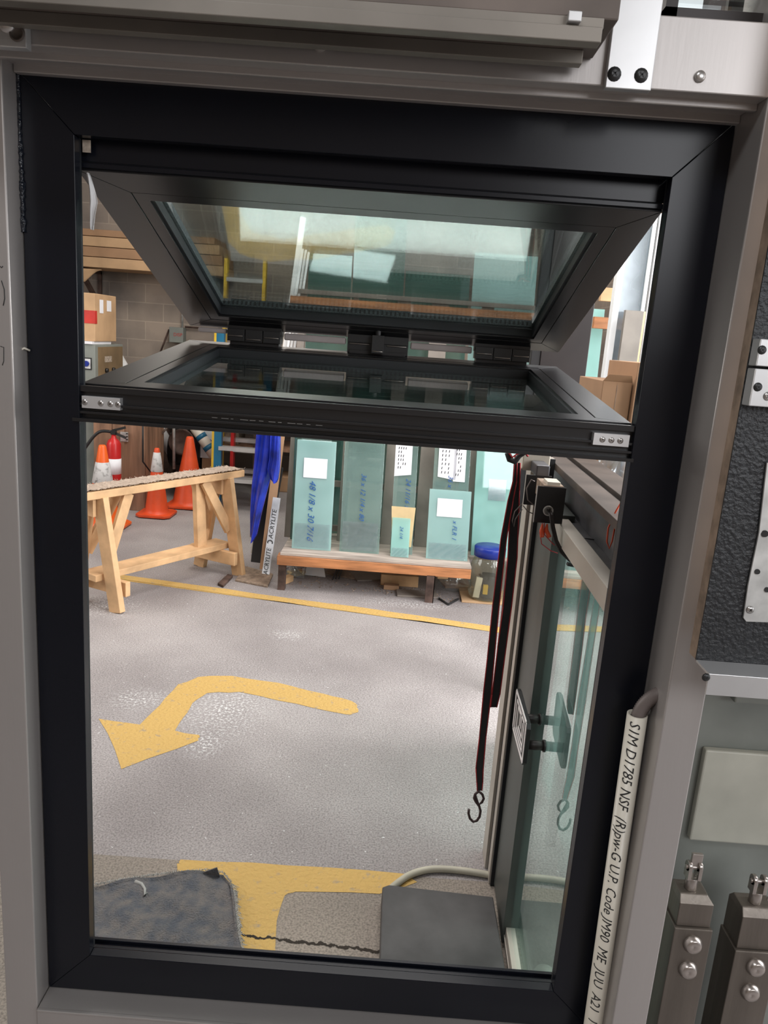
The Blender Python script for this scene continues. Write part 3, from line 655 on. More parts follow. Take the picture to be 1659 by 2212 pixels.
carton('cardboard_box',.703,.86,1.18,1.5,1.131,1.585,'taller brown cardboard box against the black frame, right of the open one',flap=False)
fw=MB()
random.seed(3)
def bub(u,v): 
    return (.60+.14*u+.012*math.sin(9*u+7*v), 1.04+.02*math.sin(11*v+5*u)+.015*math.sin(23*u), 1.17+.20*v+.012*math.sin(17*u+3*v))
tag(fw.grid(bub,24,24).build('plastic_wrap','film',None,0,.0006),'crumpled clear plastic wrap in front of the cartons behind the sample door','plastic wrap')
for i,(x,y0,y1,m_,z1) in enumerate(((.66,.75,1.75,'mint',1.02),(.62,.35,1.0,'pale',1.0))):
    tag(MB().bb(x,x+.012,y0,y1,.03,z1).bb(x+.001,x+.011,y0,y1,.0,.03).build('leaning_glass_sheet',m_),('added mint reflection-coloured' if i==0 else 'clear greenish')+' glass sheet standing on edge behind the sample door','glass sheet','glass sheets behind the door')  # mint sheet is added, its colour stands in for reflected rack glass
bpst=empty('brown_door_frame',(.66,2.2,0),'tall dark brown aluminium frame post behind the window hinge side, right','frame')
MB().bb(.60,.80,2.2,2.25,0,2.35).build('frame_post','brown_alu',bpst,.002)
MB().bb(.56,.60,2.205,2.24,0,2.35).build('inner_stop','blacks',bpst,.002)
# window far right
wd=struct(MB().bb(1.085,1.115,2.98,3.04,.9,2.9).bb(1.235,1.25,2.98,3.04,.9,2.9).bb(1.262,1.285,2.97,3.04,.9,2.9).bb(1.295,1.34,2.96,3.04,.9,2.9).bb(1.7,1.75,2.98,3.3,.9,2.9).bb(1.115,1.75,2.98,3.04,.84,.9).bb(1.115,1.75,2.98,3.04,2.85,2.9),'window_1','whitef',.002)
MB().bb(1.115,1.235,3.0,3.006,.9,2.85).build('pane','hazewin',wd)
tag(MB().bb(1.13,1.225,2.90,2.93,.0,1.83).build('grey_board','lip',None,.002),'mottled grey board leaning in front of the white framed window','board')
tag(MB().bar((1.228,2.93,0),(1.232,2.93,1.83),.018,.012).build('thin_batten','wood'),'thin pine batten standing at the right edge of the grey board','batten')
# =====================================================================
# SAWHORSE
# =====================================================================
sh=empty('sawhorse',(-1.37,3.35,0),'pine sawhorse with a dusty carpet strip on its top beam','sawhorse')
U=Vector((.537,.844,0)); V=Vector((.90,-.43,0)).normalized(); N0=Vector((-1.64,2.92,0))
S=lambda s_,t_,z_: N0+U*s_+V*t_+Vector((0,0,z_))
ZTOP=.685; Ls=1.02
def bbar(mb,a,b,w,t,up): return mb.bar(a,b,w,t,up)
MB().hexa([S(-.22,-.075,ZTOP-.045),S(-.22,.075,ZTOP-.045),S(Ls+.10,.075,ZTOP-.045),S(Ls+.10,-.075,ZTOP-.045),S(-.22,-.075,ZTOP),S(-.22,.075,ZTOP),S(Ls+.10,.075,ZTOP),S(Ls+.10,-.075,ZTOP)]).build('top_beam','wood',sh,.004)
cp=MB()
def cpf(u,v): 
    p_=S(-.21+(Ls+.30)*u,-.072+.144*v,ZTOP+.006+random.uniform(0,.008)); return p_
cp.grid(cpf,110,12)
for i in range(260):
    u=random.random(); sgn=random.choice((-1,1)); a_=S(-.21+(Ls+.30)*u,sgn*.072,ZTOP+.006); cp.tube([a_,a_+V*sgn*random.uniform(.002,.008)+U*random.uniform(-.012,.012)+Vector((0,0,random.uniform(-.004,.014)))],.0012,4)
cp.build('carpet_strip','carpet',sh)
for s_ in (.03,Ls-.03):
    for t_ in (-1,1): MB().bar(S(s_,t_*.165,0),S(s_,t_*.045,ZTOP-.045),.040,.085,V).build('leg','wood',sh,.003)
for s_,sg in ((.0,1),(Ls,-1)):
    for t_ in (-1,1):
        MB().bar(S(s_+sg*.045,t_*.085,.30),S(s_+sg*.22,t_*.04,ZTOP-.045),.070,.022,V).build('brace','wood',sh,.002)
MB().bar(S(Ls-.20,.0,.17),S(Ls-.23,.0,ZTOP-.045),.085,.036,V).build('inner_post','wood',sh,.003)
for s_ in (.085,Ls-.085): MB().bar(S(s_,-.185,.125),S(s_,.185,.125),.036,.085,(0,0,1)).build('end_rail','wood',sh,.003)
MB().bar(S(-.02,0,.188),S(Ls+.0,0,.188),.14,.038,(0,0,1)).build('lower_shelf','wood',sh,.003)
for s_ in (.03,Ls-.03): MB().bar(S(s_-.03,0,ZTOP-.046),S(s_-.03,0,ZTOP-.15),.085,.02,U).build('gusset','wood',sh,.002)
# =====================================================================
# CONES
# =====================================================================
def cone(x,y,h,rb,lab,m,collars,basew,trim=.0):
    o=empty('traffic_cone',(x,y,0),lab,'cone','traffic cones behind the sawhorse')
    b=MB(); hb=basew/2; ch=hb*.72
    oc=[(-hb,-ch),(-ch,-hb),(ch,-hb),(hb,-ch),(hb,ch),(ch,hb),(-ch,hb),(-hb,ch)]
    b.prism([(x+p_[0],y+p_[1],.008) for p_ in oc],(0,0,.022)); 
    for sx in (-.8,.8):
        for sy in (-.8,.8): b.cyl((x+sx*ch,y+sy*ch,0),(x+sx*ch,y+sy*ch,.01),.012,8)
    b.build('base',m,o,.004)
    rt=rb*.21; rz=lambda z: rb+(rt-rb)*((z-.03)/(h-.03))
    c_=MB(); c_.lathe((x,y,0),[(rb*1.12,.03),(rb*1.02,.04),(rz(.06),.06),(rz(h*.5),h*.5),(rz(h-.02),h-.02),(rt,h-.008),(rt*.8,h),(rt*.6,h-.004),(rt*.55,h-.05)],36); c_.build('cone_body',m,o)
    for z0,z1 in collars:
        k=MB(); k.lathe((x,y,0),[(rz(z0)+.0005,z0),(rz(z0)+.0035,z0+.003),(rz(z1)+.0035,z1-.003),(rz(z1)+.0005,z1)],36); k.build('collar','white_refl',o)
    return o
p2=fl(340,1112); z2=aY(337,967,p2.y).z; cone(p2.x,p2.y-.02,z2,.098,'orange traffic cone with a grimy white collar near its tip, middle of three','orange',[(z2*.66,z2*.94)],.29)
p3=fl(408,1093); z3=aY(407,943,p3.y).z; cone(p3.x,p3.y+.0,z3,.145,'plain orange traffic cone without a collar, rightmost and tallest','orange',[],.36)
p1=Vector((-2.12,4.62,0)); z1_=aY(230,962,p1.y).z; p1.x=aY(222,1050,p1.y).x; cone(p1.x,p1.y,z1_,.13,'bright orange traffic cone with a wide white collar in front of the fire extinguisher','orange2',[(z1_*.55,z1_*.80)],.36)
# =====================================================================
# CABINET, CARTON, CUPBOARD, EXTINGUISHER
# =====================================================================
cb=empty('control_cabinet',(-2.85,5.6,0),'tall grey metal control cabinet with a rotary switch, below the taped carton','cabinet')
MB().bb(-3.2,-2.545,5.3,5.95,0,1.38).build('cabinet_body','cab',cb,.006)
MB().bb(-2.547,-2.541,5.36,5.93,.9,1.36).build('side_panel','cabside',cb)
b=MB().bb(-2.655,-2.575,5.292,5.30,1.17,1.27); b.m=1; b.bb(-2.648,-2.582,5.290,5.293,1.18,1.26); b.m=2; b.cyl((-2.615,5.292,1.22),(-2.615,5.27,1.22),.024); b.build('rotary_switch',['ink','white','bluelid'],cb)
for i in range(3): b=MB(); b.bb(-2.60,-2.547,5.296,5.30,.2+.4*i,.21+.4*i)
b.build('door_gap','ink',cb)
for yy in (5.52,5.68):
    for zz in (1.16,1.05): MB().cyl((-2.541,yy,zz),(-2.52,yy,zz),.02,14).build('push_button','darkscrew',cb)
MB().bb(-2.541,-2.540,5.50,5.66,1.23,1.28).build('nameplate','label',cb)
cbx=empty('taped_carton',(-2.8,5.5,1.41),'brown carton sealed with a wide red tape, standing on the grey control cabinet','box')
MB().bb(-3.05,-2.55,5.32,5.80,1.405,1.795).build('carton_body','card2',cbx,.004)
MB().bb(-3.052,-2.547,5.317,5.36,1.55,1.655).build('red_tape','redtape',cbx)
MB().bb(-2.549,-2.5475,5.42,5.50,1.64,1.75).build('shipping_label','paper',cbx)
MB().bb(-2.549,-2.5475,5.58,5.68,1.66,1.75).build('shipping_label','paper',cbx)
tag(MB().bb(-3.0,-2.56,5.28,5.7,1.382,1.404).build('paper_stack','paper'),'thin stack of white sheets between the carton and the control cabinet','paper')
ro=MB(); a_=aY(252,770,6.15); ro.cyl(a_,(a_.x+.75,6.15,.03),.055,20,.055)
tag(ro.build('paper_roll','white'),'crumpled white roll standing behind the control cabinet','roll')
cu=empty('plywood_cupboard',(-2.3,5.45,0),'old brown plywood cupboard with two doors standing behind the cones','cupboard')
MB().bb(-2.535,-2.10,5.22,5.75,0,.92).build('cupboard_body','plywood',cu,.003)
MB().bb(-2.53,-2.375,5.205,5.22,.03,.90).build('door','plywood',cu,.002)
MB().bb(-2.37,-2.27,5.205,5.22,.03,.90).build('door','plywood',cu,.002)
b=MB().bb(-2.30,-2.235,5.196,5.204,.60,.68); b.m=1
for z in (.615,.64,.665): b.bb(-2.25,-2.235,5.19,5.197,z,z+.008)
b.build('hasp',['galv','ink'],cu)
fe=empty('fire_extinguisher',(-2.42,5.12,.2),'red fire extinguisher with black hose hanging in front of the plywood cupboard','fire extinguisher')
ec=aY(246,985,5.1); ex,ey=ec.x,5.1; zt=aY(246,946,5.1).z
MB().lathe((ex,ey,0),[(.001,zt-.48),(.05,zt-.475),(.058,zt-.46),(.058,zt-.05),(.045,zt-.02),(.022,zt),(.016,zt+.03),(.001,zt+.03)],30).build('tank','red',fe)
MB().lathe((ex,ey,0),[(.0585,zt-.30),(.059,zt-.30),(.059,zt-.17),(.0585,zt-.17)],30).build('tank_label','paper',fe)
b=MB(); b.bb(ex-.02,ex+.02,ey-.02,ey+.02,zt+.03,zt+.065); b.bar((ex-.01,ey,zt+.06),(ex+.10,ey,zt+.095),.02,.008); b.bar((ex,ey,zt+.045),(ex+.11,ey-.02,zt+.01),.02,.008); b.build('valve_lever','darkscrew',fe)
b=MB(); b.tube(smooth([Vector((ex-.02,ey,zt+.05)),Vector((ex-.12,ey-.01,zt+.04)),Vector((ex-.22,ey-.02,zt-.08)),Vector((ex-.30,ey-.03,zt-.24))]),.013,10); b.build('hose','blacks',fe)
# long flat cartons on wall brackets
yb=7.15
zz0=2.10
for i,(h,lab,x1) in enumerate(((.105,'lowest long flat carton on the wall brackets',-1.86),(.10,'second long flat carton from below on the wall brackets',-1.87),(.10,'third long flat carton, topped by a torn sheet, on the wall brackets',-1.9),(.07,'topmost pale flat carton on the wall brackets',-1.95))):
    tag(MB().bb(-4.2,x1,yb-.25,yb+.28,zz0,zz0+h-.006).build('flat_carton',['card2','card','card2','card'][i],None,.004),lab,'box','long flat cartons on the wall brackets'); zz0+=h
for x in (-3.35,-2.0):
    k=MB(); k.bar((x,yb+.34,1.72),(x,yb-.22,2.09),.04,.04,(1,0,0)); k.bb(x-.02,x+.02,yb-.24,7.5,2.065,2.099); k.bb(x-.02,x+.02,7.47,7.5,1.6,2.09)
    tag(k.build('wall_bracket','rust'),('left' if x<-3 else 'right')+' dark steel bracket under the long flat cartons on the block wall','bracket')
tf=MB(); tf.grid(lambda u,v:(-3.45+.35*u,6.88+.02*v,2.08-.10*v*(1-abs(u-.5))-.05*math.sin(u*5)*v),8,5)
tag(tf.build('torn_cardboard','card2',None,0,.004),'torn piece of cardboard dangling below the long flat cartons','cardboard')
# meter box + conduit
mbx=empty('switch_box',(-2.5,7.4,1.37),'small grey electrical box with a red mark on the block wall','electrical box')
q0=aY(366,745,7.4); q1=aY(397,708,7.4)
MB().bb(q0.x,q1.x,7.38,7.5,q0.z+.03,q1.z).build('box_cover','cab',mbx,.006)
b=MB(); put_text(b,'DISP',.05,(q0.x+.05,7.378,q0.z+.10),(1,0,0),(0,0,1)); b.build('red_mark','redtape',mbx)
tag(MB().tube([(q1.x-.03,7.45,q1.z),(q1.x-.03,7.45,2.06)],.012,10).build('wall_conduit','galv'),'thin steel conduit rising from the electrical box on the block wall','conduit')
tag(MB().tube([(q0.x-.02,7.45,q1.z-.03),(q0.x-.14,7.45,q1.z-.35)],.010,8).build('wall_cable','rust'),'dark red cable slanting down from the electrical box','cable')
tag(MB().tube([(q1.x,7.45,q1.z+.01),(q1.x+.8,7.45,q1.z+.01)],.010,8).build('wall_cable','rust'),'dark red cable running level from the electrical box to the right','cable')
# =====================================================================
# LADDERS and clutter
# =====================================================================
def ladder(name,xa,xb,y,z1,mr,mi,lab,topx=.0,rungs=7,depth=.07,ln=.35,rw=.03):
    o=empty(name,((xa+xb)/2,y,0),lab,'ladder')
    MB().bar((xa-topx,y-ln,0),(xa,y,z1),rw,depth,(0,1,0)).build('rail',mr,o)
    MB().bar((xb+topx,y-ln,0),(xb,y,z1),rw,depth,(0,1,0)).build('rail',mr,o)
    if mi: MB().bar((xa-topx-rw/2-.01,y-ln,0),(xa-rw/2-.01,y,z1),.02,depth,(0,1,0)).build('rail_face',mi,o)
    for k in range(1,rungs+1):
        t=k/(rungs+.6); z=z1*t; yy=y-ln*(1-t)
        MB().bb(xa-topx*(1-t)+.01,xb+topx*(1-t)-.01,yy-.04,yy+.04,z-.022,z+.012).build('rung','alu2',o)
    return o
ladder('step_ladder',aY(489,600,6.0).x,aY(572,600,6.0).x,6.0,2.2,'yellow',None,'yellow fibreglass ladder seen through the upper sash',.0,7,.07,.05)
lf_=fl(458,1098); lt_=aY(473,935,lf_.y)
ladder('step_ladder',lt_.x,lt_.x+.42,lf_.y,aY(490,712,lf_.y).z,'blue','yellow','lower blue ladder with aluminium rungs left of the blue sheet',.0,5,.06,.02,.065)
ladder('step_ladder',aY(504,960,5.75).x,aY(572,960,5.75).x,5.75,1.2,'red',None,'red railed ladder behind the blue ladder',.0,4,.07,.03)
tb=empty('wrapped_tube',(-1.7,5.3,.6),'cream tube with blue bands leaning behind the tallest cone','tube')
a_=aY(415,915,5.75); b_=aY(464,985,5.72); MB().cyl(a_,b_,.05,20).build('tube_body','pvc',tb)
for t in (.42,.75): MB().cyl(a_.lerp(b_,t-.07),a_.lerp(b_,t+.05),.0515,20).build('blue_band','blue',tb)
wb=empty('detergent_box',(-1.7,5.85,.6),'white box with a blue oval print behind the tallest cone','box')
q0=aY(422,988,5.82); q1=aY(462,940,5.82); q0.x+=.03; q1.x+=.03; MB().bb(q0.x,q1.x,5.82,6.1,q0.z,q1.z+.1).build('box_body','white',wb,.004)
b=MB(); b.s=False; b.lathe(((q0.x+q1.x)/2,5.819,(q0.z+q1.z)/2+.02),[(.001,-.001),(.055,-.001),(.055,.0)],24,'y'); b.build('blue_oval','bluelid',wb)
tag(MB().bb(q0.x+.03,q0.x+.13,5.82,6.3,.0,q0.z-.002).build('brown_crate','card',None,.006),'low brown crate on the floor behind the tallest cone','crate')
mc=empty('air_compressor',(-1.95,5.9,0),'dark oily machine with pipes between the plywood cupboard and the cones','machine')
b=MB(); b.cyl((-2.08,5.95,.45),(-1.78,5.95,.45),.17,24); b.build('tank','blacks',mc)
b=MB(); b.bb(-2.05,-1.82,5.8,6.05,.62,.86); 
for i in range(5): b.bb(-2.07,-1.80,5.79,6.06,.65+i*.04,.662+i*.04)
b.build('pump','darkscrew',mc)
b=MB(); b.lathe((-1.93,5.74,.55),[(.001,0),(.10,0),(.12,-.02),(.12,.02),(.03,.02)],24,'y'); b.build('flywheel','rust',mc)
for x in (-2.0,-1.85): MB().bb(x-.02,x+.02,5.85,6.05,0,.32).build('leg','blacks',mc)
b=MB(); b.tube([(-1.99,5.7,.3),(-1.99,5.68,.7),(-2.0,5.7,.9)],.014,8); b.tube([(-2.1,5.7,.62),(-2.0,5.68,.75),(-1.97,5.7,.83)],.010,8); b.build('pipework','galv',mc)
tag(MB().bb(-1.86,-1.80,6.15,6.2,0,1.0).build('red_post','red',None,.003),'red steel post behind the tallest cone','post')
tag(MB().tube([(-2.09,5.14,.88),(-2.09,5.14,.45),(-2.04,5.2,.35),(-2.02,5.3,.5)],.008,8).build('hanging_cable','blacks'),'black cable hanging at the right side of the plywood cupboard','cable')
# dark clutter backdrop shelf
sk=empty('storage_shelf',(-1.6,6.6,0),'dark storage shelving with timber boards against the block wall, behind the ladders','shelf')
for z in (.42,.78,1.08): MB().bb(-2.3,-.55,6.4,7.0,z,z+.03).build('shelf_board','plywood',sk)
for x in (-2.3,-1.4,-.6): MB().bb(x,x+.04,6.4,7.0,0,1.12).build('shelf_upright','rust',sk)
for i in range(8):
    x=-2.24+i*.18+(.20 if i>3 else 0); h=random.uniform(.12,.26); z=(.45,.81,.0)[i%3]+.001
    tag(MB().bb(x,x+.14,6.45,6.8,z,z+h).build('storage_bin',['blacks','card','rackst','mdf'][i%4],None,.006),['black','brown','grey','tan'][i%4]+' bin on the '+('lower','upper','floor level')[i%3]+' tier of the dark storage shelving','bin','bins on the storage shelving')
# =====================================================================
# BLUE SHEET, PROFILES, ACRYLITE STRIPS
# =====================================================================
bs=empty('blue_plastic_sheet',(-.85,3.6,.3),'crumpled blue plastic sheet hanging left of the glass rack','plastic sheet')
def tang(pts,Y,depth,ph):
    rows=[(aY(a,y,Y),aY(b_,y,Y)) for a,b_,y in pts]
    def fn(u,v):
        f_=v*(len(rows)-1); i=min(int(f_),len(rows)-2); t=f_-i
        L_=rows[i][0].lerp(rows[i+1][0],t); R_=rows[i][1].lerp(rows[i+1][1],t); a=2*math.pi*u
        c=(L_+R_)/2; hw=(R_.x-L_.x)/2
        k=1+.16*math.sin(5*a+ph+v*4)+.08*math.sin(9*a+v*11)
        return (c.x+hw*math.cos(a)*(.95+.05*math.sin(3*a+v*6)),Y+depth*math.sin(a)*k+.012*math.sin(3*a+v*3),c.z)
    return MB().grid(fn,48,34)
tang([(550,590,870),(552,596,935),(548,592,1000),(543,578,1060),(541,566,1110),(541,556,1155),(544,548,1168)],3.55,.05,0).build('main_drape','bluebag',bs)
tang([(586,606,880),(584,606,935),(582,606,990),(578,605,1015),(584,602,1035),(590,598,1042)],3.47,.035,2).build('knotted_end','bluebag',bs)
def strip(name,a,b,w_,t_,m,lab,cat,group=None):
    return tag(MB().bar(a,b,w_,t_,(0,1,0)).build(name,m,None,.001),lab,cat,group)
strip('foam_strip',aY(556,1215,3.68),aY(590,930,3.82),.085,.02,'blacks','wide black foam strip leaning behind the blue sheet','strip')
strip('foam_strip',aY(573,1215,3.60),aY(609,1010,3.74),.02,.02,'blacks','narrow black strip leaning in front of the white printed strip','strip')
strip('timber_batten',aY(545,1160,3.65),aY(549,1060,3.7),.03,.02,'mdf','pale batten leaning left of the blue sheet','batten')
strip('timber_batten',aY(570,1230,3.62),aY(606,940,3.74),.055,.02,'card','brown batten leaning behind the printed acrylic strips','batten')
ac=empty('acrylic_strip',(-.75,3.5,.05),'white packed acrylic strip printed in black, leaning beside the glass rack','strip')
A=aY(574,1240,3.48); B=aY(598,1075,3.60); A.z=max(A.z,.012)
b=MB().bar(A,B,.048,.016,(0,1,0)); b.build('packed_strip','cab_w',ac,.001)
dn_=(B-A).normalized(); side=dn_.cross(Vector((0,1,0))).normalized()
tx=MB(); cen=(A+B)/2
yd=-side if side.x>0 else side
nrm=dn_.cross(yd)
vsgn=-1 if nrm.y<0 else 1
put_text(tx,'ACRYLITE',.040,A+dn_*.23-yd*.012+Vector((0,-.0095,0)),dn_,yd,.0004,.15,1.05)
put_text(tx,'ACRYLITE',.040,A+dn_*.00-yd*.012+Vector((0,-.0095,0)),dn_,yd,.0004,.15,.95)
tx.lathe(A+dn_*.205+Vector((0,-.0095,0)),[(.012,0),(.018,0),(.018,-.0006),(.012,-.0006),(.012,0)],20,'y')
tx.build('printed_text','ink',ac)
b=MB(); p0=fl(520,1252); tag(MB().prism([fl(508,1256),fl(530,1226),fl(590,1243),fl(578,1270)],(0,0,.012)).build('cardboard_pad','mdf',None,.002),'dusty brown board on the floor under the leaning strips','board')
tag(MB().prism([fl(470,1265),fl(492,1245),fl(503,1248),fl(482,1270)],(0,0,.018)).build('wood_offcut','rust',None,.002),'small dark offcut lying by the sawhorse foot on the yellow line','offcut')
# =====================================================================
# GLASS RACK
# =====================================================================
rk=empty('glass_rack',(-.05,3.8,0),'steel and timber rack holding upright glass sheets, behind the yellow line','rack')
MB().bb(-.672,.545,3.42,3.50,.175,.235).build('front_beam','wood_r',rk,.003)
MB().bb(-.655,.545,3.43,4.15,.236,.252).bb(.545,.92,3.66,4.15,.236,.252).build('shelf_board','plank',rk,.002)
MB().bb(.272,.325,3.42,3.45,0,.18).bb(.32,.325,3.42,3.50,0,.18).build('leg','rust',rk)
MB().bb(-.665,-.62,3.45,3.50,0,.18).build('leg','rust',rk)
for x in (-.63,.30,.53): MB().bb(x-.02,x+.02,4.05,4.10,0,.24).build('rear_leg','rust',rk)
Y0,Y1=3.78,4.08
def upr(x,w_): MB().hexa([(x-w_/2,Y0+.03,.252),(x+w_/2,Y0+.03,.252),(x+w_/2,Y0+.07,.252),(x-w_/2,Y0+.07,.252),(x-w_/2,Y1,1.86),(x+w_/2,Y1,1.86),(x+w_/2,Y1+.04,1.86),(x-w_/2,Y1+.04,1.86)]).build('upright','rackst',rk,.002)
for x,w_ in ((-.665,.045),(-.315,.035),(.005,.09),(.245,.115),(.56,.08),(.90,.06)): upr(x,w_)
for z in (.32,.62,.98): 
    yy=Y0+.05+(Y1-Y0-.05)*(z-.25)/1.75; MB().bb(-.68,.92,yy+.035,yy+.06,z-.02,z+.02).build('cross_rail','rackst',rk)
MB().bb(-.74,.92,3.985,4.02,1.755,1.83).build('timber_rail','wood_r',rk,.002)
MB().bb(-.70,1.3,4.05,4.07,1.85,1.88).build('steel_rail','rackst',rk,.002)
# panes leaning on the rack
def pane(x0,x1,zb,zt,y,m,lab,grp='glass sheets standing on the rack shelf',n=1,lean=.12,skew=-.012,note=None,ink=None,film=False):
    o=empty('glass_sheet',((x0+x1)/2,y,zb),lab,'glass sheet',grp)
    h=zt-zb
    def T(u,v,d=0): return Vector((x0+(x1-x0)*u+skew*v*h/.7,y+lean*v*h-d,zb+h*v))
    for k in range(n):
        d=-k*.010; b=MB(); q=[T(0,0,d),T(1,0,d),T(1,1,d),T(0,1,d)]; b.prism(q,(0,.006,0)); b.build('pane' if k==0 else 'rear_pane',m,o,.001)
    if note:
        for (u0,u1,v0,v1,sk,mt,lines) in note:
            b=MB(); q=[T(u0,v0+sk,.003),T(u1,v0,.003),T(u1,v1,.003),T(u0,v1+sk,.003)]; b.prism(q,(0,.0015,0)); nb=b.build('paper_note',mt,o)
            if lines:
                b=MB()
                for r_ in range(lines):
                    for c_ in range(7):
                        if random.random()<.3: continue
                        uu=u0+(u1-u0)*(.2+.55*r_/lines); vv=v0+(v1-v0)*(.14+.1*c_)
                        b.bar(T(uu,vv,.0045),T(uu+.012,vv+.02,.0045),.0045,.0006)
                b.build('handwriting','ink',nb)
    if ink:
        for (body,size,u,v,dirv) in ink:
            b=MB(); d_=(T(u,v-.2)-T(u,v)).normalized(); xr=Vector((1,0,0)); put_text(b,body,size,T(u,v,.005),d_,xr,.0004,.35,1.0); b.build('marker_writing','marker',o)
    if film:
        b=MB(); b.grid(lambda uu,vv: T(.05+.9*uu,.02+.22*vv,.006+.006*math.sin(uu*23+vv*7)*math.sin(vv*19)),14,8); b.build('plastic_film','film',o)
    return o
def px2(xa,ya,xb,yb_,Y): a=aY(xa,ya,Y); b=aY(xb,yb_,Y); return a.x,b.x,a.z,b.z
pane(-.600,-.350,.253,.935,3.55,'teal','milky teal glass sheet with a white sheet and blue writing, leftmost on the rack',n=3,lean=.20,note=[(.20,.80,.66,.84,.0,'paper',0)],ink=[('48 1/8 x 30 7/16',.058,.38,.64,-1)],film=True)
pane(-.585,-.39,.253,1.04,3.68,'pale','clear glass sheet rising behind the leftmost milky teal one',lean=.15,film=False)
pane(-.64,-.56,.253,1.5,3.76,'dark_teal','narrow dark green glass edge at the left upright of the rack',lean=.15)
pane(-.295,-.04,.253,1.06,3.56,'pale','wide clear grey glass sheet marked with small blue sizes, second from left',lean=.2,n=2,ink=[('36 x 12 1/4 x 80',.045,.46,.62,-1)],film=True)
pane(-.25,-.06,.253,1.3,3.70,'dark_teal','dark tinted glass sheet behind the wide clear grey one',lean=.15)
pane(.030,.175,.253,1.02,3.60,'pale','narrow clear glass sheet with a tilted handwritten list, middle of the rack',lean=.2,n=2,note=[(.0,.75,.66,.98,-.02,'paper',4)],ink=[('24 11/16 x 4',.045,.55,.63,-1)])
pane(.035,.150,.253,.50,3.53,'mint','short pale blue glass block wrapped in film in front of a tan card',grp='short glass pieces on the rack',n=3,lean=.15,ink=[('24 1/4',.03,.45,.8,-1)],film=True)
tag(MB().hexa([aY(x,y,Y) for Y in (3.575,3.58) for x,y in ((846,1180),(888,1182),(898,1097),(846,1093))]).build('tan_card','manila'),'tan card standing behind the short pale blue glass block','card')
pane(.285,.520,.253,1.03,3.66,'pale','clear glass sheet with two handwritten lists, second from right on the rack',lean=.2,n=2,note=[(.12,.62,.62,.97,.02,'paper',3),(.55,.88,.61,.95,.0,'paper',3)],ink=[('36 x 18 1/4 x 45',.045,.42,.66,-1)])
pane(.262,.528,.253,.690,3.545,'teal','shorter aqua glass sheet with cut corners and a white note, second from right in front',grp='short glass pieces on the rack',n=2,lean=.18,note=[(.20,.80,.62,.88,.0,'paper',0)],ink=[('x FLR 1',.04,.6,.58,-1)],film=True)
pane(.565,.82,.253,1.06,3.70,'mint','bright mint glass stack at the right end of the rack behind the jar',lean=.2,n=3,note=[(.35,.8,.45,.62,.0,'film',0)],film=False)
pane(.62,.86,.253,1.15,3.79,'teal','taller teal glass sheet behind the mint stack at the right rack end',lean=.15,n=2)
# tall panes higher on the rack (seen through the sashes)
pane(-.62,-.33,.253,2.12,4.00,'dark_teal','tall dark green glass sheet at the back of the leftmost rack bay',grp='tall glass sheets at the back of the rack',lean=.09)
pane(-.322,.02,.253,2.45,4.00,'dark_teal','tallest tinted glass sheet in the second bay of the rack',grp='tall glass sheets at the back of the rack',lean=.09)
pane(.03,.46,.253,2.05,4.00,'dark_teal','broad dark green glass sheet in the third bay of the rack',grp='tall glass sheets at the back of the rack',lean=.09)
pane(.48,.90,.253,2.2,4.00,'teal','tall teal glass sheet in the right bay of the rack',grp='tall glass sheets at the back of the rack',lean=.09,n=2)
pane(1.13,1.22,.01,1.86,3.5,'mint','narrow bright teal glass offcut standing right of the brown frame post',grp='tall glass sheets at the back of the rack',lean=.02,n=2)
tag(MB().bb(1.10,1.27,3.40,3.44,1.745,1.81).build('short_timber','wood_r',None,.002),'short orange timber crosspiece over the teal offcut, right of the brown post','timber')
tag(MB().bb(1.125,1.20,3.42,3.46,1.90,1.975).build('wood_block','wood',None,.002),'pale pine block above the orange crosspiece, right of the brown post','block')
# white tubes
for i,(xa,ya,xb,yb_,r_,lab) in enumerate(((655,470,590,950,.020,'tallest white plastic tube leaning at the left end of the rack'),(648,535,584,950,.016,'cream tube just left of the tallest white one at the rack'),(661,540,599,950,.009,'thin white profile, first right of the tallest tube'),(667,545,606,950,.008,'thin white profile, rightmost of the leaning bundle'),(654,538,592,950,.009,'thin white profile in the middle of the leaning bundle'))):
    yy_=(4.20,4.26,4.17,4.145,4.12)[i]; A=aY(xa,ya,yy_); B=aY(xb,yb_,yy_-.06); d_=(B-A); B=A+d_*((A.z-.02)/(A.z-B.z))
    tag(MB().tube([B,A],r_,14).build('white_tube',['white','pvc','white','white','white'][i]),lab,'tube','white tubes leaning at the rack')
# under the rack
def blk(name,px,py,w_,d_,h_,rz,m,lab,cat='offcut',grp=None,z=0):
    c=fl(px,py,z); ca,sa=math.cos(rz),math.sin(rz)
    q=[(c.x+ca*x-sa*y,c.y+sa*x+ca*y,z) for x,y in ((-w_/2,-d_/2),(w_/2,-d_/2),(w_/2,d_/2),(-w_/2,d_/2))]
    return tag(MB().prism(q,(0,0,h_)).build(name,m,None,.002),lab,cat,grp)
blk('timber_offcut',862,1262,.25,.09,.075,.03,'wood','pale pine block with knots under the middle of the rack')
blk('timber_offcut',845,1272,.10,.05,.03,.0,'card','small tan offcut against the front of the knotted pine block')
blk('timber_offcut',618,1258,.045,.10,.04,-.5,'wood','small pine offcut at the left front foot of the rack')
blk('timber_offcut',640,1242,.05,.12,.03,-1.0,'manila','orange tinted batten piece lying beside the left pine offcut')
blk('timber_offcut',955,1248,.07,.05,.06,.1,'wood','pine end block right of the steel rack leg',z=.10) 
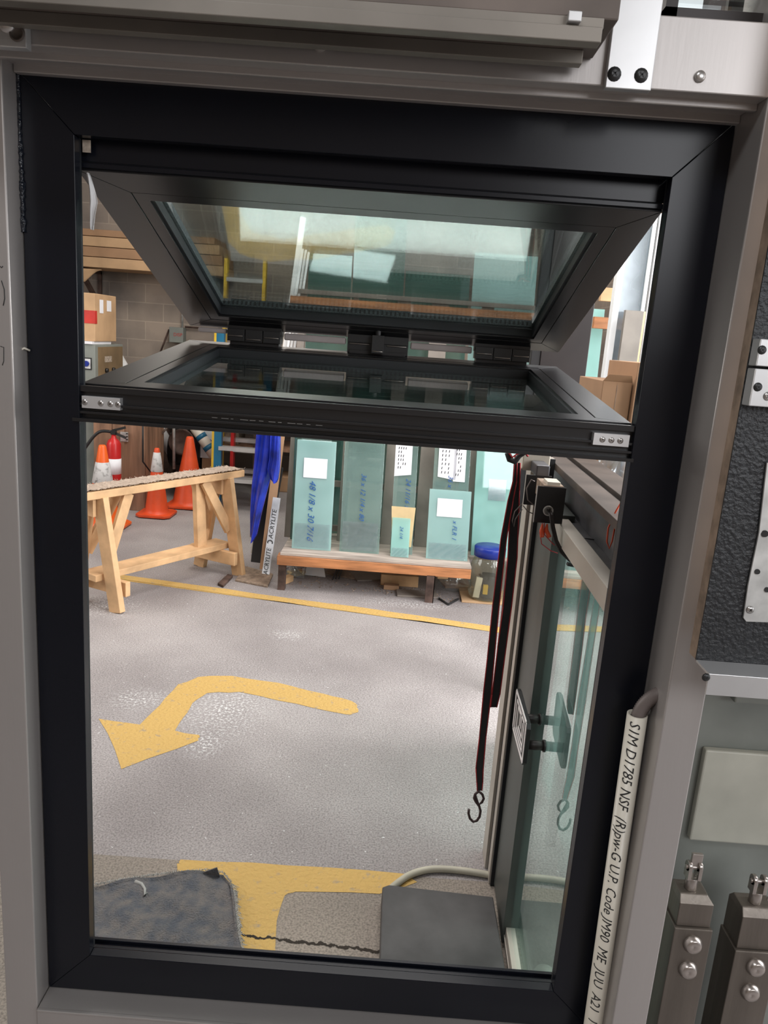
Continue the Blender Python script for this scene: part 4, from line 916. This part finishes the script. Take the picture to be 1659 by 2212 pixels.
for i,(px,py,w_,d_,rz,m,lab) in enumerate(((700,1235,.22,.18,.6,'rackst','grey sheet offcut lying left under the rack'),(745,1240,.26,.16,-.3,'mdf','brown board offcut under the second glass bay'),(800,1245,.25,.2,.35,'rackst','grey board offcut under the middle of the rack'),(900,1285,.26,.12,.05,'rackst','pale board lying in front of the rack leg'),(985,1262,.2,.18,.2,'card','brown cardboard under the right end of the rack'))):
    c=fl(px,py); blk('sheet_offcut',px,py,w_,d_,.006+.002*i,rz,m,lab,'offcut','offcuts under the rack')
b=MB()
c=fl(672,1243)
b.add([(c.x-.10,c.y,.004),(c.x+.10,c.y-.03,.004),(c.x+.06,c.y+.10,.10),(c.x-.10,c.y-.0,.010),(c.x+.10,c.y-.03,.010),(c.x+.06,c.y+.10,.106)],[(0,1,2),(3,4,5),(0,1,4,3),(1,2,5,4),(2,0,3,5)])
tag(b.build('paper_scrap','white'),'crumpled pale sheet propped up under the left end of the rack','scrap')
b=MB(); c=fl(640,1245)
b.grid(lambda u,v:(c.x-.12+.18*u,c.y-.05+.16*v,.01+.05*abs(math.sin(u*6+v*3))*abs(math.sin(v*3.1))),12,10)
tag(b.build('plastic_scrap','film',None,0,.001),'crumpled clear plastic scrap under the left end of the rack','scrap')
b=MB(); c=fl(978,1280)
b.lathe((c.x+.01,c.y+.10,0),[(.10,.0),(.12,.04),(.10,.10),(.05,.15),(.001,.16)],18); 
for i_,v_ in enumerate(b.v): v_ += Vector((random.uniform(-.012,.012),random.uniform(-.012,.012),random.uniform(-.0,.01)))
tag(b.build('plastic_bag','film'),'translucent plastic bag bulging under the right end of the rack','bag')
for i,(x0,y0,x1,y1) in enumerate(((725,1250,738,1215),(732,1250,744,1215),(718,1252,731,1222))):
    tag(MB().bar(fl(x0,y0,.012),fl(x1,y1,.03),.008,.008).build('metal_rod','ink'),['middle','rightmost','leftmost'][i]+' of three thin dark rods lying under the second glass bay','rod','thin rods under the rack')
b=MB(); b.bar(fl(948,1293,.006),fl(968,1306,.006),.014,.008); b.bar(fl(968,1306,.006),fl(990,1294,.006),.014,.008)
tag(b.build('angle_offcut','ink'),'black V shaped metal offcut on the floor right of the rack leg','offcut')
random.seed(11); db=MB()
for i in range(240):
    px=random.uniform(600,1015); py=1250+(px-600)*.11+random.gauss(0,8); c=fl(px,py); s_=random.uniform(.003,.009)
    db.prism([(c.x+random.uniform(-s_,s_),c.y+random.uniform(-s_,s_),.0005) for k in range(3)],(0,0,s_*.6))
tag(db.build('floor_debris','mdf'),'scattered brown crumbs of debris along the front of the rack','debris',kind='stuff')
# jar
jr=empty('plastic_jar',(.64,3.3,0),'clear plastic jar with a blue lid full of hardware, right of the rack','jar')
c=fl(1052,1300); jx=c.x-.008; jy=c.y+.05
jz=aY(1060,1192,jy).z
MB().lathe((jx,jy,0),[(.001,.014),(.095,.014),(.112,.03),(.115,.05),(.115,jz-.09),(.10,jz-.05),(.09,jz-.03),(.09,jz-.01)],36).build('jar_body','jar',jr)
MB().lathe((jx,jy,0),[(.088,jz-.025),(.100,jz-.025),(.101,jz+.03),(.096,jz+.037),(.001,jz+.039)],36).build('lid','bluelid',jr)
b=MB().bb(jx-.03,jx+.05,jy-.06,jy+.04,.03,.17); b.m=1; b.bar((jx-.07,jy-.06,.03),(jx-.055,jy-.05,.16),.04,.02); b.m=2; b.bb(jx-.03,jx+.0,jy-.085,jy-.065,.06,.12)
b.m=0
for k in range(14): b.tube([(jx+random.uniform(-.07,.07),jy+random.uniform(-.06,.06),.025),(jx+random.uniform(-.06,.06),jy+random.uniform(-.05,.05),random.uniform(.06,.16))],.008,6)
b.build('hardware_contents',['darkscrew','pvc','yellow'],jr)
tag(MB().bb(jx-.16,jx+.30,jy-.10,jy+.16,0,.012).build('tan_board','card2',None,.002),'tan board on the floor under the clear jar','board')
# =====================================================================
# DENIM CLOTH
# =====================================================================
dc=empty('denim_cloth',(-.55,.7,0),'faded denim cloth with frayed edge spread on the floor behind the window sill, left','cloth')
L=[(150,1932),(200,1925),(260,1914),(320,1905),(380,1897),(440,1892),(482,1898),(500,1925)]
Rr=[(507,1960),(510,2000),(514,2030),(520,2060),(525,2120)]
back=[fl(*p_) for p_ in L]; right=[fl(*p_) for p_ in Rr]
outl=back+right+[Vector((-.75,right[-1].y,0))]
d_=MB()
def lerpl(P,t):
    g=min(max(t,0),1)*(len(P)-1); i=min(int(g),len(P)-2); return P[i].lerp(P[i+1],g-i)
def dfn(u,v):
    b_=lerpl(back,u); r_=lerpl([back[-1]]+right,v); x=b_.x+(r_.x-back[-1].x)*u; y=b_.y+(r_.y-b_.y)*v if u>.98 else b_.y+(right[-1].y-b_.y)*v
    if u>.98: y=r_.y
    return (x,y,.007+.006*math.sin(x*19+y*6)**2+.003*math.sin(y*60+x*20)+(.008 if v<.02 or u>.985 else 0))
d_.grid(dfn,70,50); d_.build('cloth_sheet','denim',dc,0,.003)
fr_=MB(); path=back[1:]+right
for i in range(len(path)-1):
    n_=int((path[i+1]-path[i]).length/.0022)
    for k in range(n_):
        p_=path[i].lerp(path[i+1],k/n_); dr=Vector((path[i+1].y-path[i].y,-(path[i+1].x-path[i].x),0)).normalized()*-1
        if dr.y<0 and i<7: dr=-dr
        if i>=7 and dr.x<0: dr=-dr
        ln=random.uniform(.004,.016) if i>5 else random.uniform(.002,.008)
        a_=p_+Vector((0,0,.019)); fr_.tube([a_,a_+dr*ln*.5+Vector((random.uniform(-.003,.003),random.uniform(-.003,.003),.004)),a_+dr*ln+Vector((random.uniform(-.005,.005),random.uniform(-.005,.005),-.004))],.0008,3,False)
fr_.build('frayed_edge','fringe',dc)
t_=MB(); a_=fl(430,1893); t_.prism([a_+Vector((0,0,.008)),fl(475,1900)+Vector((0,0,.008)),fl(468,1893)+Vector((.004,-.02,.045))],(.0,.004,.0)); t_.build('raised_corner','denim',dc)
tt=MB(); pts=[fl(x,y,.018) for x,y in ((292,1905),(306,1910),(313,1920),(312,1935),(318,1928))]; tt.tube(pts,[.006,.005,.004,.003,.002],6); tt.build('loose_thread','fringe',dc)
